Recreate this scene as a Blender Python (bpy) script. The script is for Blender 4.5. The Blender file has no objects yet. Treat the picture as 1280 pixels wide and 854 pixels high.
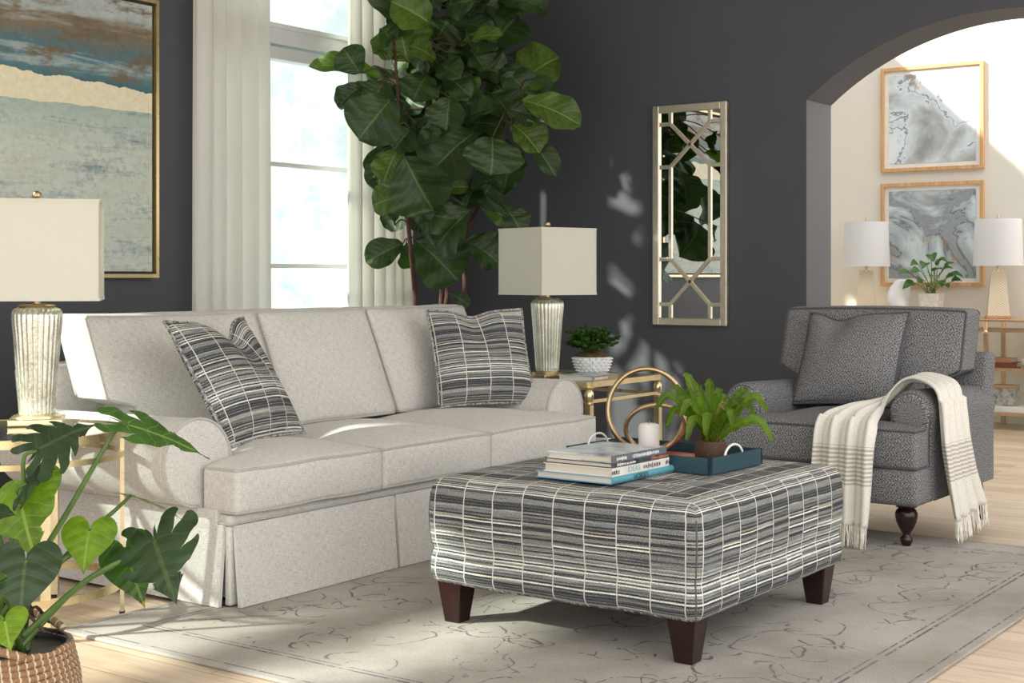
import bpy, bmesh, math, random
from math import sin, cos, pi, sqrt, atan2, radians, exp
from mathutils import Vector, Matrix, noise
V = Vector
C = bpy.context.scene.collection
rnd = random.Random(7)

# ------------------------------------------------------------------ camera frame
# metres; camera at (0, 0, 1.0) looking level, 35.6 degrees off the sofa's long axis
DX, DY = 0.8131, 0.5821
F = 1777.0
def at(px, py, z):
    "point seen at (px, py) at distance z along the view axis"
    l = (px - 640) / F * z
    return V((z * DX + l * DY, z * DY - l * DX, 1 - (py - 345) / F * z))

# ------------------------------------------------------------------ helpers
def ss(a, b, x):
    if a == b: return float(x > a)
    t = max(0.0, min(1.0, (x - a) / (b - a)))
    return t * t * (3 - 2 * t)

class G:
    "collects geometry for ONE mesh object"
    def __init__(s):
        s.v = []; s.f = []; s.uv = []; s.mi = []
    def add(s, verts, faces, uvs=None, mi=0):
        o = len(s.v)
        s.v += [V(p) for p in verts]
        for k, f in enumerate(faces):
            s.f.append(tuple(i + o for i in f)); s.mi.append(mi)
            s.uv.append(uvs[k] if uvs else [(0, 0)] * len(f))
    def box(s, lo, hi, mi=0, M=None, b=0.0):
        lo = V(lo); hi = V(hi)
        if b > 0:
            c = (lo + hi) / 2; h = (hi - lo) / 2
            s.soft(h, min(b, min(h) * .98), c=c, step=9, rs=2, mi=mi, M=M); return
        P = [V((x, y, z)) for z in (lo.z, hi.z) for y in (lo.y, hi.y) for x in (lo.x, hi.x)]
        fs = [(0, 2, 3, 1), (4, 5, 7, 6), (0, 1, 5, 4), (2, 6, 7, 3), (0, 4, 6, 2), (1, 3, 7, 5)]
        uv = []
        for k, f in enumerate(fs):
            ax = (0, 1) if k < 2 else ((0, 2) if k < 4 else (1, 2))
            uv.append([(P[i][ax[0]], P[i][ax[1]]) for i in f])
        if M: P = [M @ p for p in P]
        s.add(P, fs, uv, mi)
    def soft(s, h, r, c=(0, 0, 0), fn=None, step=.04, rs=4, mi=0, M=None, top_mitre=False, uvs=None):
        "rounded box (half sizes h, radius r) with metre UVs, deformed by fn(p, q): p rounded, q = unit-box coordinates"
        c = V(c); h = V(h)
        def axis(a):
            L = [-a + r * k / rs for k in range(rs + 1)] if r > 0 else [-a]
            inner = 2 * (a - r)
            if top_mitre:
                x = -a + r
                while x + step * 1.4 < a - r:
                    x += step; L.append(x)
            else:
                n = max(1, int(round(inner / step)))
                L += [-a + r + inner * k / n for k in range(1, n)]
            L += [a - r + r * k / rs for k in range(rs + 1)] if r > 0 else [a]
            out = []
            for x in L:
                if not out or x - out[-1] > 1e-6: out.append(x)
            return out
        A = [axis(h[0]), axis(h[1]), axis(h[2])]
        idx = {}; verts = []
        def vert(q):
            k = (round(q[0], 6), round(q[1], 6), round(q[2], 6))
            if k in idx: return idx[k]
            inn = V([max(-(h[i] - r), min(h[i] - r, q[i])) for i in range(3)])
            d = V(q) - inn
            p = inn + (d.normalized() * r if d.length > 1e-9 else d)
            if fn: p = fn(p, V([q[i] / h[i] for i in range(3)]))
            p = p + c
            if M: p = M @ p
            idx[k] = len(verts); verts.append(p); return idx[k]
        faces = []; uv = []
        for ax in range(3):
            u, w = [(1, 2), (0, 2), (0, 1)][ax]
            for sg in (-1, 1):
                for i in range(len(A[u]) - 1):
                    for j in range(len(A[w]) - 1):
                        qs = []
                        for a, b in ((i, j), (i + 1, j), (i + 1, j + 1), (i, j + 1)):
                            q = [0, 0, 0]; q[ax] = sg * h[ax]; q[u] = A[u][a]; q[w] = A[w][b]; qs.append(q)
                        flip = (sg > 0) == (ax == 1)
                        if flip: qs.reverse()
                        def put(Q, mode=None):
                            if top_mitre and ax == 2 and sg > 0:
                                m = sum(q[0] + h[0] for q in Q) < sum(q[1] + h[1] for q in Q)
                                t = [(q[1], h[2] + q[0] + h[0]) if m else (q[0] + .041, h[2] + q[1] + h[1]) for q in Q]
                            elif ax == 2 and uvs != 'plain': t = [(q[0], q[1]) for q in Q]
                            else: t = [(q[u] + (.041 if (ax == 1 and top_mitre) else 0), q[w]) for q in Q]
                            faces.append([vert(q) for q in Q]); uv.append(t)
                        if top_mitre and ax == 2 and sg > 0 and i == j and i < min(len(A[0]), len(A[1])) - rs - 3:
                            k = next(k for k in range(4) if abs(qs[k][0] + h[0]) + abs(qs[k][1] + h[1]) == min(abs(q[0] + h[0]) + abs(q[1] + h[1]) for q in qs))
                            a = qs[k:] + qs[:k]
                            put([a[0], a[1], a[2]]); put([a[0], a[2], a[3]])
                        else: put(qs)
        s.add(verts, faces, uv, mi)
    def tube(s, pts, r, n=8, closed=False, mi=0, cap=True, sx=1.0):
        "round tube along pts; r number or list"
        pts = [V(p) for p in pts]; m = len(pts)
        R = r if isinstance(r, (list, tuple)) else [r] * m
        T = []
        for i in range(m):
            a = pts[(i - 1) % m] if (closed or i > 0) else pts[i]
            b = pts[(i + 1) % m] if (closed or i < m - 1) else pts[i]
            t = (b - a); T.append(t.normalized() if t.length > 1e-9 else V((0, 0, 1)))
        up = V((0, 0, 1)) if abs(T[0].z) < .9 else V((1, 0, 0))
        N = (up - T[0] * up.dot(T[0])).normalized(); vs = []; L = 0; us = []
        for i in range(m):
            N = (N - T[i] * N.dot(T[i])); N = N.normalized() if N.length > 1e-6 else V((1, 0, 0))
            B = T[i].cross(N)
            if i: L += (pts[i] - pts[i - 1]).length
            us.append(L)
            for k in range(n):
                a = 2 * pi * k / n
                vs.append(pts[i] + (N * cos(a) * sx + B * sin(a)) * R[i])
        fs = []; uv = []
        for i in range(m if closed else m - 1):
            j = (i + 1) % m
            for k in range(n):
                q = (k + 1) % n
                fs.append((i * n + k, i * n + q, j * n + q, j * n + k))
                uv.append([(us[i], k / n), (us[i], (k + 1) / n), (us[j], (k + 1) / n), (us[j], k / n)])
        if cap and not closed:
            fs.append(tuple(reversed(range(n)))); uv.append([(0, 0)] * n)
            fs.append(tuple((m - 1) * n + k for k in range(n))); uv.append([(0, 0)] * n)
        s.add(vs, fs, uv, mi)
    def bar(s, a, b, w, h=None, mi=0, up=None):
        "square bar from a to b"
        a = V(a); b = V(b); h = h or w; t = (b - a).normalized()
        up = V(up) if up else (V((0, 0, 1)) if abs(t.z) < .9 else V((0, 1, 0)))
        x = t.cross(up).normalized(); y = x.cross(t)
        vs = [p + x * sx * w / 2 + y * sy * h / 2 for p in (a, b) for sx, sy in ((-1, -1), (1, -1), (1, 1), (-1, 1))]
        L = (b - a).length
        fs = [(3, 2, 1, 0), (4, 5, 6, 7)] + [(k, (k + 1) % 4, 4 + (k + 1) % 4, 4 + k) for k in range(4)]
        uv = [[(0, 0), (w, 0), (w, h), (0, h)]] * 2 + [[(0, 0), (w, 0), (w, L), (0, L)]] * 4
        s.add(vs, fs, uv, mi)
    def lathe(s, prof, n=32, c=(0, 0, 0), mi=0, flute=0, fa=0.0, caps=True, M=None, sq=0.0):
        c = V(c); vs = []
        for (r, z) in prof:
            for k in range(n):
                a = 2 * pi * k / n
                rr = r
                if flute: rr = r * (1 - fa * abs(sin(a * flute / 2)) ** .6 * -1 - fa) if False else r * (1 - fa + fa * abs(cos(a * flute / 2)) ** .7)
                if sq: rr = rr / max(abs(cos(a)), abs(sin(a))) ** sq
                vs.append(V((rr * cos(a), rr * sin(a), z)) + c)
        fs = []; uv = []
        for i in range(len(prof) - 1):
            for k in range(n):
                q = (k + 1) % n
                fs.append((i * n + k, i * n + q, (i + 1) * n + q, (i + 1) * n + k))
                R = .1
                uv.append([(k / n, prof[i][1]), ((k + 1) / n, prof[i][1]), ((k + 1) / n, prof[i + 1][1]), (k / n, prof[i + 1][1])])
        if caps:
            fs.append(tuple(reversed(range(n)))); uv.append([(0, 0)] * n)
            fs.append(tuple((len(prof) - 1) * n + k for k in range(n))); uv.append([(0, 0)] * n)
        if M: vs = [M @ p for p in vs]
        s.add(vs, fs, uv, mi)
    def sheet(s, fn, nu, nv, uvf=None, mi=0, closed_u=False):
        vs = [fn(i / nu, j / nv) for i in range(nu + 1) for j in range(nv + 1)]
        fs = []; uv = []
        for i in range(nu):
            for j in range(nv):
                ids = [(i, j), (i + 1, j), (i + 1, j + 1), (i, j + 1)]
                fs.append(tuple(a * (nv + 1) + b for a, b in ids))
                uv.append([(uvf(a / nu, b / nv) if uvf else (a / nu, b / nv)) for a, b in ids])
        s.add(vs, fs, uv, mi)
    def extrude(s, poly, rings, put, mi=0, v0=0.0):
        "poly: closed list of 2-D points; rings: (position, inset); put(x, z, position) -> point"
        n = len(poly); P = [V((p[0], p[1])) for p in poly]
        area = sum(P[i].x * P[(i + 1) % n].y - P[(i + 1) % n].x * P[i].y for i in range(n))
        sg = 1 if area > 0 else -1
        N = []
        for i in range(n):
            t = (P[(i + 1) % n] - P[i - 1]); N.append(V((-t.y, t.x)).normalized() * sg)
        arc = [0]
        for i in range(n): arc.append(arc[-1] + (P[(i + 1) % n] - P[i]).length)
        vs = []
        for pos, ins in rings:
            for i in range(n):
                p = P[i] + N[i] * ins; vs.append(put(p.x, p.y, pos))
        fs = []; uv = []
        for k in range(len(rings) - 1):
            for i in range(n):
                j = (i + 1) % n
                fs.append((k * n + i, k * n + j, (k + 1) * n + j, (k + 1) * n + i))
                uv.append([(rings[k][0], arc[i]), (rings[k][0], arc[i + 1]), (rings[k + 1][0], arc[i + 1]), (rings[k + 1][0], arc[i])])
        fs.append(tuple(reversed(range(n)))); uv.append([(P[i].x, P[i].y) for i in reversed(range(n))])
        m = (len(rings) - 1) * n
        fs.append(tuple(m + i for i in range(n))); uv.append([(P[i].x, P[i].y) for i in range(n)])
        s.add(vs, fs, uv, mi)
    def build(s, name, mats, parent=None, world=True, smooth=True, angle=40, solid=0, merge=False, kind=None, label=None):
        me = bpy.data.meshes.new(name)
        vs = s.v
        if parent is not None and world:
            Mi = MW[parent.name].inverted(); vs = [Mi @ p for p in vs]
        me.from_pydata([tuple(p) for p in vs], [], s.f)
        uvl = me.uv_layers.new(name='UVMap')
        flat = []
        for f in s.uv:
            for t in f: flat += [t[0], t[1]]
        uvl.data.foreach_set('uv', flat)
        if not isinstance(mats, (list, tuple)): mats = [mats]
        for m in mats: me.materials.append(m)
        me.polygons.foreach_set('material_index', s.mi)
        me.update()
        bm = bmesh.new(); bm.from_mesh(me)
        if merge: bmesh.ops.remove_doubles(bm, verts=bm.verts, dist=1e-5)
        bmesh.ops.recalc_face_normals(bm, faces=bm.faces)
        if smooth:
            ca = radians(angle)
            for f in bm.faces: f.smooth = True
            for e in bm.edges:
                if len(e.link_faces) == 2 and e.calc_face_angle(0) > ca: e.smooth = False
        bm.to_mesh(me); bm.free()
        o = bpy.data.objects.new(name, me); C.objects.link(o)
        if parent is not None: o.parent = parent
        MW[o.name] = MW[parent.name].copy() if parent is not None else Matrix.Identity(4)
        if solid:
            m = o.modifiers.new('thickness', 'SOLIDIFY'); m.thickness = solid; m.offset = 0
        if kind: o['kind'] = kind
        if label: o['label'] = label
        return o

MW = {}
def thing(name, label, cat, loc, rz=0.0, group=None):
    o = bpy.data.objects.new(name, None); C.objects.link(o)
    o.location = loc; o.rotation_euler = (0, 0, rz); o.empty_display_size = .1
    MW[o.name] = Matrix.Translation(V(loc)) @ Matrix.Rotation(rz, 4, 'Z')
    o['label'] = label; o['category'] = cat
    if group: o['group'] = group
    return o
def tag(o, label, cat, group=None, kind=None):
    o['label'] = label; o['category'] = cat
    if group: o['group'] = group
    if kind: o['kind'] = kind
    return o
def dup(root, loc=None, rz=None, label=None):
    def cp(o, par):
        c = o.copy(); C.objects.link(c)
        if par is not None: c.parent = par
        for ch in list(o.children): cp(ch, c)
        return c
    r = cp(root, None)
    if loc is not None: r.location = loc
    if rz is not None: r.rotation_euler = (0, 0, rz)
    if label: r['label'] = label
    return r
def cat(P, n=8, closed=False):
    "Catmull-Rom through P"
    P = [V(p) for p in P]; out = []; m = len(P)
    for i in range(m if closed else m - 1):
        p0 = P[(i - 1) % m] if (closed or i > 0) else P[0] * 2 - P[1]
        p1 = P[i]; p2 = P[(i + 1) % m]
        p3 = P[(i + 2) % m] if (closed or i < m - 2) else P[-1] * 2 - P[-2]
        for k in range(n):
            t = k / n
            out.append(.5 * ((2 * p1) + (p2 - p0) * t + (2 * p0 - 5 * p1 + 4 * p2 - p3) * t * t + (3 * p1 - p0 - 3 * p2 + p3) * t ** 3))
    if not closed: out.append(P[-1])
    return out
def frame(x, y, z, o):
    return Matrix(((x.x, y.x, z.x, o.x), (x.y, y.y, z.y, o.y), (x.z, y.z, z.z, o.z), (0, 0, 0, 1)))

# ------------------------------------------------------------------ materials
class N:
    def __init__(s, name, rough=.5, metal=0.0, col=(.5, .5, .5)):
        s.m = bpy.data.materials.new(name); s.m.use_nodes = True
        s.t = s.m.node_tree; s.b = s.t.nodes['Principled BSDF']
        s.b.inputs['Base Color'].default_value = (*col, 1); s.b.inputs['Roughness'].default_value = rough
        s.b.inputs['Metallic'].default_value = metal
    def n(s, typ, **kw):
        nd = s.t.nodes.new(typ)
        for k, v in kw.items():
            if k.startswith('i_'): s.set(nd.inputs[k[2:].replace('_', ' ')], v)
            else: setattr(nd, k, v)
        return nd
    def set(s, inp, v):
        if isinstance(v, bpy.types.NodeSocket): s.t.links.new(v, inp)
        elif isinstance(v, (tuple, list)) and inp.type == 'RGBA' and len(v) == 3: inp.default_value = (*v, 1)
        else: inp.default_value = v
    def uv(s): return s.n('ShaderNodeTexCoord').outputs['UV']
    def obj(s): return s.n('ShaderNodeTexCoord').outputs['Object']
    def gen(s): return s.n('ShaderNodeTexCoord').outputs['Generated']
    def m_(s, op, a, b=0.0, c=0.0):
        nd = s.n('ShaderNodeMath', operation=op); s.set(nd.inputs[0], a); s.set(nd.inputs[1], b); s.set(nd.inputs[2], c); return nd.outputs[0]
    def sep(s, v): nd = s.n('ShaderNodeSeparateXYZ'); s.set(nd.inputs[0], v); return nd.outputs
    def com(s, x=0.0, y=0.0, z=0.0):
        nd = s.n('ShaderNodeCombineXYZ'); s.set(nd.inputs[0], x); s.set(nd.inputs[1], y); s.set(nd.inputs[2], z); return nd.outputs[0]
    def vm(s, op, a, b=(0, 0, 0)):
        nd = s.n('ShaderNodeVectorMath', operation=op); s.set(nd.inputs[0], a); s.set(nd.inputs[1], b); return nd.outputs[0]
    def noise(s, v, scale=5.0, detail=2.0, rough=.5, dist=0.0, out=0):
        nd = s.n('ShaderNodeTexNoise'); s.set(nd.inputs['Vector'], v)
        nd.inputs['Scale'].default_value = scale; nd.inputs['Detail'].default_value = detail
        nd.inputs['Roughness'].default_value = rough; nd.inputs['Distortion'].default_value = dist
        return nd.outputs[out]
    def ramp(s, f, stops, interp='LINEAR'):
        nd = s.n('ShaderNodeValToRGB'); s.set(nd.inputs[0], f); cr = nd.color_ramp; cr.interpolation = interp
        while len(cr.elements) < len(stops): cr.elements.new(.5)
        for e, (p, c) in zip(cr.elements, stops):
            e.position = p; e.color = (*c, 1) if len(c) == 3 else c
        return nd.outputs[0]
    def mix(s, f, a, b, mode='MIX'):
        nd = s.n('ShaderNodeMix', data_type='RGBA', blend_type=mode)
        s.set(nd.inputs['Factor'], f); s.set(nd.inputs['A'], a); s.set(nd.inputs['B'], b)
        return nd.outputs['Result']
    def setnodes(s): pass
    def col(s, v): s.set(s.b.inputs['Base Color'], v); return s
    def bump(s, h, strength=.3, dist=.002):
        nd = s.n('ShaderNodeBump'); s.set(nd.inputs['Height'], h); nd.inputs['Strength'].default_value = strength
        nd.inputs['Distance'].default_value = dist; s.set(s.b.inputs['Normal'], nd.outputs[0]); return s
# the Mix node has several sockets of one name: pick the colour ones
def _mix(s, f, a, b, mode='MIX'):
    nd = s.n('ShaderNodeMix', data_type='RGBA', blend_type=mode)
    s.set(nd.inputs[0], f); s.set(nd.inputs[6], a); s.set(nd.inputs[7], b)
    return nd.outputs[2]
N.mix = _mix
def g3(x): return (x, x, x)

def m_plain(name, col, rough=.5, metal=0.0, var=.06, scale=12.0, bump=0.0, spec=None):
    M = N(name, rough, metal, col)
    n = M.noise(M.obj(), scale, 3)
    lo = tuple(c * (1 - var) for c in col); hi = tuple(min(1, c * (1 + var)) for c in col)
    M.col(M.ramp(n, [(.3, lo), (.7, hi)]))
    if bump: M.bump(n, bump, .002)
    if spec is not None: M.b.inputs['Specular IOR Level'].default_value = spec
    return M.m

def m_linen(name, col, rough=.9):
    M = N(name, rough); uv = M.uv(); s = M.sep(uv)
    a = M.noise(M.com(M.m_('MULTIPLY', s[0], 45.0), M.m_('MULTIPLY', s[1], 420.0), 0.0), 1, 3)
    b = M.noise(M.com(M.m_('MULTIPLY', s[0], 420.0), M.m_('MULTIPLY', s[1], 45.0), 5.0), 1, 3)
    w = M.m_('ADD', a, b)
    big = M.noise(uv, 9.0, 2)
    w2 = M.m_('ADD', w, M.m_('MULTIPLY', big, .12))
    c = M.ramp(M.m_('MULTIPLY', M.m_('ADD', w2, .065), .5), [(.36, tuple(x * .60 for x in col)), (.57, col), (.78, tuple(min(1, x * 1.22) for x in col))])
    M.col(c).bump(w, .35, .0012)
    M.b.inputs['Specular IOR Level'].default_value = .2
    M.b.inputs['Sheen Weight'].default_value = .15
    return M.m

def m_tweed(name, dark, light):
    M = N(name, .92); uv = M.uv(); s = M.sep(uv)
    zig = M.m_('PINGPONG', M.m_('DIVIDE', s[1], .018), 1.0)
    t = M.m_('ADD', M.m_('DIVIDE', s[0], .0115), M.m_('MULTIPLY', zig, 1.3))
    w = M.m_('SINE', M.m_('MULTIPLY', t, 6.283))
    n1 = M.noise(M.com(M.m_('MULTIPLY', s[0], 250.0), M.m_('MULTIPLY', s[1], 200.0), 0.0), 1, 2, .5)
    n2 = M.noise(uv, 40.0, 3)
    v = M.m_('ADD', M.m_('MULTIPLY', w, .05), M.m_('ADD', M.m_('MULTIPLY', n1, .85), M.m_('MULTIPLY', n2, .07)))
    M.col(M.ramp(v, [(.30, dark), (.48, tuple((p + q) * .42 for p, q in zip(dark, light))), (.66, light)])).bump(n1, .2, .001)
    M.b.inputs['Specular IOR Level'].default_value = .15
    return M.m

def m_stripe(name, colw=.100, pitch=1.0, warm=0.0, lum=1.0):
    M = N(name, .9); uv = M.uv(); s = M.sep(uv)
    wob = M.m_('MULTIPLY', M.m_('SUBTRACT', M.noise(uv, 22.0, 2), .5), .006)
    uu = M.m_('DIVIDE', M.m_('ADD', s[0], wob), colw)
    ci = M.m_('FLOOR', uu); fr = M.m_('FRACT', uu)
    wv = M.m_('MULTIPLY', M.m_('SUBTRACT', M.noise(M.com(M.m_('MULTIPLY', s[0], 40.0), M.m_('MULTIPLY', s[1], 120.0), 0.0), 1, 1), .5), .0016)
    vv = M.m_('ADD', s[1], wv)
    big = M.m_('MULTIPLY', M.noise(M.com(M.m_('MULTIPLY', s[0], .6), M.m_('MULTIPLY', vv, 30.0), 3.0), 1, 1), 1.6)
    rid = M.m_('FLOOR', M.m_('ADD', M.m_('DIVIDE', vv, .0044 / pitch), big))
    def wn(x, y, z):
        nd = M.n('ShaderNodeTexWhiteNoise', noise_dimensions='3D'); M.set(nd.inputs[0], M.com(x, y, z)); return nd.outputs[0]
    w1 = wn(rid, 1.5, 2.5); w2 = wn(rid, M.m_('ADD', ci, .5), 7.5); w3 = wn(rid, 4.5, 8.5)
    pick = M.m_('GREATER_THAN', w3, .70)
    n1 = M.m_('ADD', M.m_('MULTIPLY', w2, pick), M.m_('MULTIPLY', w1, M.m_('SUBTRACT', 1.0, pick)))
    par = M.m_('MODULO', M.m_('ADD', rid, 1000.0), 2.0)
    n1 = M.m_('ADD', M.m_('MULTIPLY', n1, .74), M.m_('MULTIPLY', par, .29))
    streak = M.noise(M.com(M.m_('MULTIPLY', s[0], 9.0), M.m_('MULTIPLY', vv, 420.0), ci), 1, 1)
    n1 = M.m_('ADD', n1, M.m_('MULTIPLY', M.m_('SUBTRACT', streak, .5), .35))
    cols = M.ramp(n1, [(0, (.016, .018, .022)), (.20, (.024, .034, .05)), (.32, (.075, .078, .08)), (.42, (.19, .192, .185)), (.52, (.24, .24, .225)),
                       (.62, (.13, .17, .19)), (.67, (.36, .36, .34)), (.76, (.30, .265, .215)), (.82, (.52, .52, .48)), (.90, (.80, .78, .70))], 'CONSTANT')
    n2 = M.noise(M.com(M.m_('MULTIPLY', s[0], 330.0), M.m_('MULTIPLY', s[1], 480.0), 0.0), 1, 2)
    sp = M.ramp(n2, [(.40, g3(.50)), (.62, g3(1.55))])
    c = M.mix(1.0, cols, sp, 'MULTIPLY')
    fleck = M.ramp(n2, [(.45, g3(0)), (.60, g3(1))])
    c = M.mix(M.m_('MULTIPLY', fleck, .20), c, (.42, .42, .40))
    edge = M.m_('SUBTRACT', .5, M.m_('ABSOLUTE', M.m_('SUBTRACT', fr, .5)))
    line = M.m_('LESS_THAN', edge, .017)
    c = M.mix(line, c, (.66, .64, .58))
    if lum != 1.0: c = M.mix(1.0, c, g3(lum), 'MULTIPLY')
    M.col(c).bump(M.m_('ADD', n1, M.m_('MULTIPLY', n2, .4)), .5, .002)
    M.b.inputs['Specular IOR Level'].default_value = .15
    return M.m

def m_metal(name, col, rough=.25):
    M = N(name, rough, 1.0, col)
    n = M.noise(M.obj(), 35.0, 3)
    M.col(M.ramp(n, [(.3, tuple(c * .94 for c in col)), (.7, tuple(min(1, c * 1.04) for c in col))]))
    M.set(M.b.inputs['Roughness'], M.ramp(n, [(.3, g3(rough * .9)), (.7, g3(rough * 1.15))]))
    return M.m

def m_leaf(name, col, vein, nv=8.0, skew=.35, rough=.35, trans=.25, yellow=0.0, wave=0.05):
    "UV: x = along the leaf, y = across (0..1)"
    M = N(name, rough); uv = M.uv(); s = M.sep(uv)
    ac = M.m_('ABSOLUTE', M.m_('MULTIPLY', M.m_('SUBTRACT', s[1], .5), 2.0))
    ph = M.m_('MULTIPLY', M.m_('SUBTRACT', s[0], M.m_('MULTIPLY', ac, skew)), nv)
    d = M.m_('ABSOLUTE', M.m_('SUBTRACT', M.m_('FRACT', ph), .5))
    side = M.m_('LESS_THAN', M.m_('ADD', d, M.m_('MULTIPLY', ac, .03)), .045)
    mid = M.m_('LESS_THAN', ac, .035)
    vn = M.m_('MAXIMUM', M.m_('MULTIPLY', side, .55), mid)
    net = M.noise(M.obj(), 45.0, 3)
    big = M.noise(M.obj(), 6.0, 2)
    base = M.ramp(M.m_('ADD', M.m_('MULTIPLY', net, .4), M.m_('MULTIPLY', big, .6)), [(.35, tuple(c * .6 for c in col)), (.65, tuple(c * 1.35 for c in col))])
    c = M.mix(vn, base, vein)
    if yellow:
        y = M.m_('MULTIPLY', M.m_('GREATER_THAN', M.m_('ADD', M.m_('MULTIPLY', s[0], .6), M.m_('MULTIPLY', big, .8)), 1.0 - yellow), .8)
        c = M.mix(y, c, (.35, .30, .02))
    M.col(c).bump(M.m_('ADD', M.m_('MULTIPLY', d, 1.2), M.m_('MULTIPLY', net, .3)), .45, .004)
    M.b.inputs['Specular IOR Level'].default_value = .45
    if trans:
        tr = M.n('ShaderNodeBsdfTranslucent'); M.set(tr.inputs['Color'], M.mix(1.0, c, (1.6, 1.9, .6), 'MULTIPLY'))
        mx = M.n('ShaderNodeMixShader'); mx.inputs[0].default_value = trans
        M.t.links.new(M.b.outputs[0], mx.inputs[1]); M.t.links.new(tr.outputs[0], mx.inputs[2])
        M.t.links.new(mx.outputs[0], M.t.nodes['Material Output'].inputs[0])
    return M.m

def m_cloth_trans(name, col, tr_=.4, rough=.9, ribs=0.0):
    M = N(name, rough, 0, col)
    n = M.noise(M.obj(), 300.0, 2)
    c = M.ramp(n, [(.3, tuple(x * .94 for x in col)), (.7, col)]); M.col(c); M.bump(n, .15, .001)
    M.b.inputs['Specular IOR Level'].default_value = .2
    tr = M.n('ShaderNodeBsdfTranslucent'); M.set(tr.inputs['Color'], col)
    mx = M.n('ShaderNodeMixShader'); mx.inputs[0].default_value = tr_
    M.t.links.new(M.b.outputs[0], mx.inputs[1]); M.t.links.new(tr.outputs[0], mx.inputs[2])
    M.t.links.new(mx.outputs[0], M.t.nodes['Material Output'].inputs[0])
    return M.m

def m_glass(name, tint=(.95, 1, .98), refl=.12):
    M = N(name)
    tp = M.n('ShaderNodeBsdfTransparent'); M.set(tp.inputs[0], tint)
    gl = M.n('ShaderNodeBsdfGlossy'); gl.inputs['Roughness'].default_value = .02; M.set(gl.inputs['Color'], g3(.9))
    lw = M.n('ShaderNodeLayerWeight'); lw.inputs[0].default_value = .5
    f = M.m_('ADD', M.m_('MULTIPLY', M.m_('POWER', lw.outputs['Facing'], 4.0), .75), refl * .3)
    mx = M.n('ShaderNodeMixShader'); M.set(mx.inputs[0], f)
    M.t.links.new(tp.outputs[0], mx.inputs[1]); M.t.links.new(gl.outputs[0], mx.inputs[2])
    M.t.links.new(mx.outputs[0], M.t.nodes['Material Output'].inputs[0])
    return M.m

def m_wood(name, a, b, scale=1.0, rough=.35, axis=2):
    M = N(name, rough); o = M.obj(); s = M.sep(o)
    k = [40.0, 40.0, 40.0]; k[axis] = 3.0
    n = M.noise(M.com(*[M.m_('MULTIPLY', s[i], k[i] * scale) for i in range(3)]), 1, 4, .6)
    M.col(M.ramp(n, [(.3, a), (.7, b)]))
    return M.m

LINEN = m_linen('linen', (.62, .603, .57))
TWEED = m_tweed('tweed', (.022, .023, .026), (.44, .44, .45))
TWEED_PIPE = m_plain('tweed_piping', (.085, .085, .09), .9, var=.2, scale=150)
STRIPE = m_stripe('striped_weave')
STRIPE_P = m_stripe('striped_pillow_weave', .105, .95)
BRASS = m_metal('brushed_brass', (.72, .58, .33), .28)
BRASS_P = m_metal('pale_brass', (.80, .69, .44), .30)
BRONZE = m_metal('aged_bronze', (.46, .34, .19), .3)
CHAMP = m_metal('champagne_leaf', (.80, .72, .58), .38)
DARKWOOD = m_wood('dark_cherry_wood', (.010, .003, .0025), (.026, .008, .006), rough=.25)
GLASS = m_glass('clear_glass')
BLACK = m_plain('black_plastic', (.012, .012, .013), .4)
SOIL = m_plain('potting_soil', (.03, .018, .012), .95, var=.6, scale=90, bump=.8)
CREAM = m_plain('cream_ceramic', (.82, .80, .74), .35)
WHITEC = m_plain('white_ceramic', (.84, .84, .84), .25)
SHADE = m_cloth_trans('lamp_linen', (.77, .76, .66), .25)
SHADE_W = m_cloth_trans('white_lamp_linen', (.86, .86, .87), .30)
CURTAIN = m_cloth_trans('curtain_cloth', (.90, .885, .84), .60)
LINEN_P = m_plain('shaded_linen_piping', (.47, .45, .42), .9, var=.15, scale=200)  # darker than the linen: the welt's shadow line is put into this colour
# ================================================================== setting
# --- wall paint
def wall_mat():
    M = N('slate_wall_paint', .62)
    n = M.noise(M.obj(), 1.5, 2)
    M.col(M.ramp(n, [(.3, (.064, .066, .078)), (.7, (.072, .073, .087))]))
    M.bump(M.noise(M.obj(), 220.0, 2), .05, .001); return M.m
WALL = wall_mat()
CREAMWALL = m_plain('cream_wall_paint', (.74, .705, .63), .7, var=.02, scale=2)
WHITE = m_plain('white_trim_paint', (.80, .81, .80), .35, var=.02)
CEIL = m_plain('ceiling_paint', (.75, .75, .74), .8, var=.02)

def floor_mat():
    M = N('light_oak_planks', .38); o = M.obj(); s = M.sep(o)
    v = M.com(s[1], s[0], 0.0)
    br = M.n('ShaderNodeTexBrick', offset=.37, offset_frequency=2); M.set(br.inputs['Vector'], v)
    br.inputs['Scale'].default_value = 1.0; br.inputs['Brick Width'].default_value = 1.35; br.inputs['Row Height'].default_value = .145
    br.inputs['Mortar Size'].default_value = .0016; br.inputs['Mortar Smooth'].default_value = .3; br.inputs['Bias'].default_value = 0
    M.set(br.inputs['Color1'], (.50, .375, .26)); M.set(br.inputs['Color2'], (.66, .53, .395)); M.set(br.inputs['Mortar'], (.24, .16, .10))
    row = M.m_('FLOOR', M.m_('DIVIDE', s[0], .145))
    g = M.noise(M.com(M.m_('MULTIPLY', s[0], 26.0), M.m_('MULTIPLY', s[1], 2.2), M.m_('MULTIPLY', row, 3.7)), 1, 4, .6, 1.2)
    gr = M.ramp(g, [(.3, (.80, .76, .70)), (.5, g3(1.0)), (.72, (1.12, 1.12, 1.12))])
    M.col(M.mix(1.0, br.outputs[0], gr, 'MULTIPLY')).bump(M.m_('ADD', M.m_('MULTIPLY', g, .2), M.m_('MULTIPLY', br.outputs[1], -1.0)), .25, .001)
    return M.m
g = G(); g.box((-2.0, -2.5, -.1), (10.2, 5.2, 0)); g.build('floor', floor_mat(), kind='structure')
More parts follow.
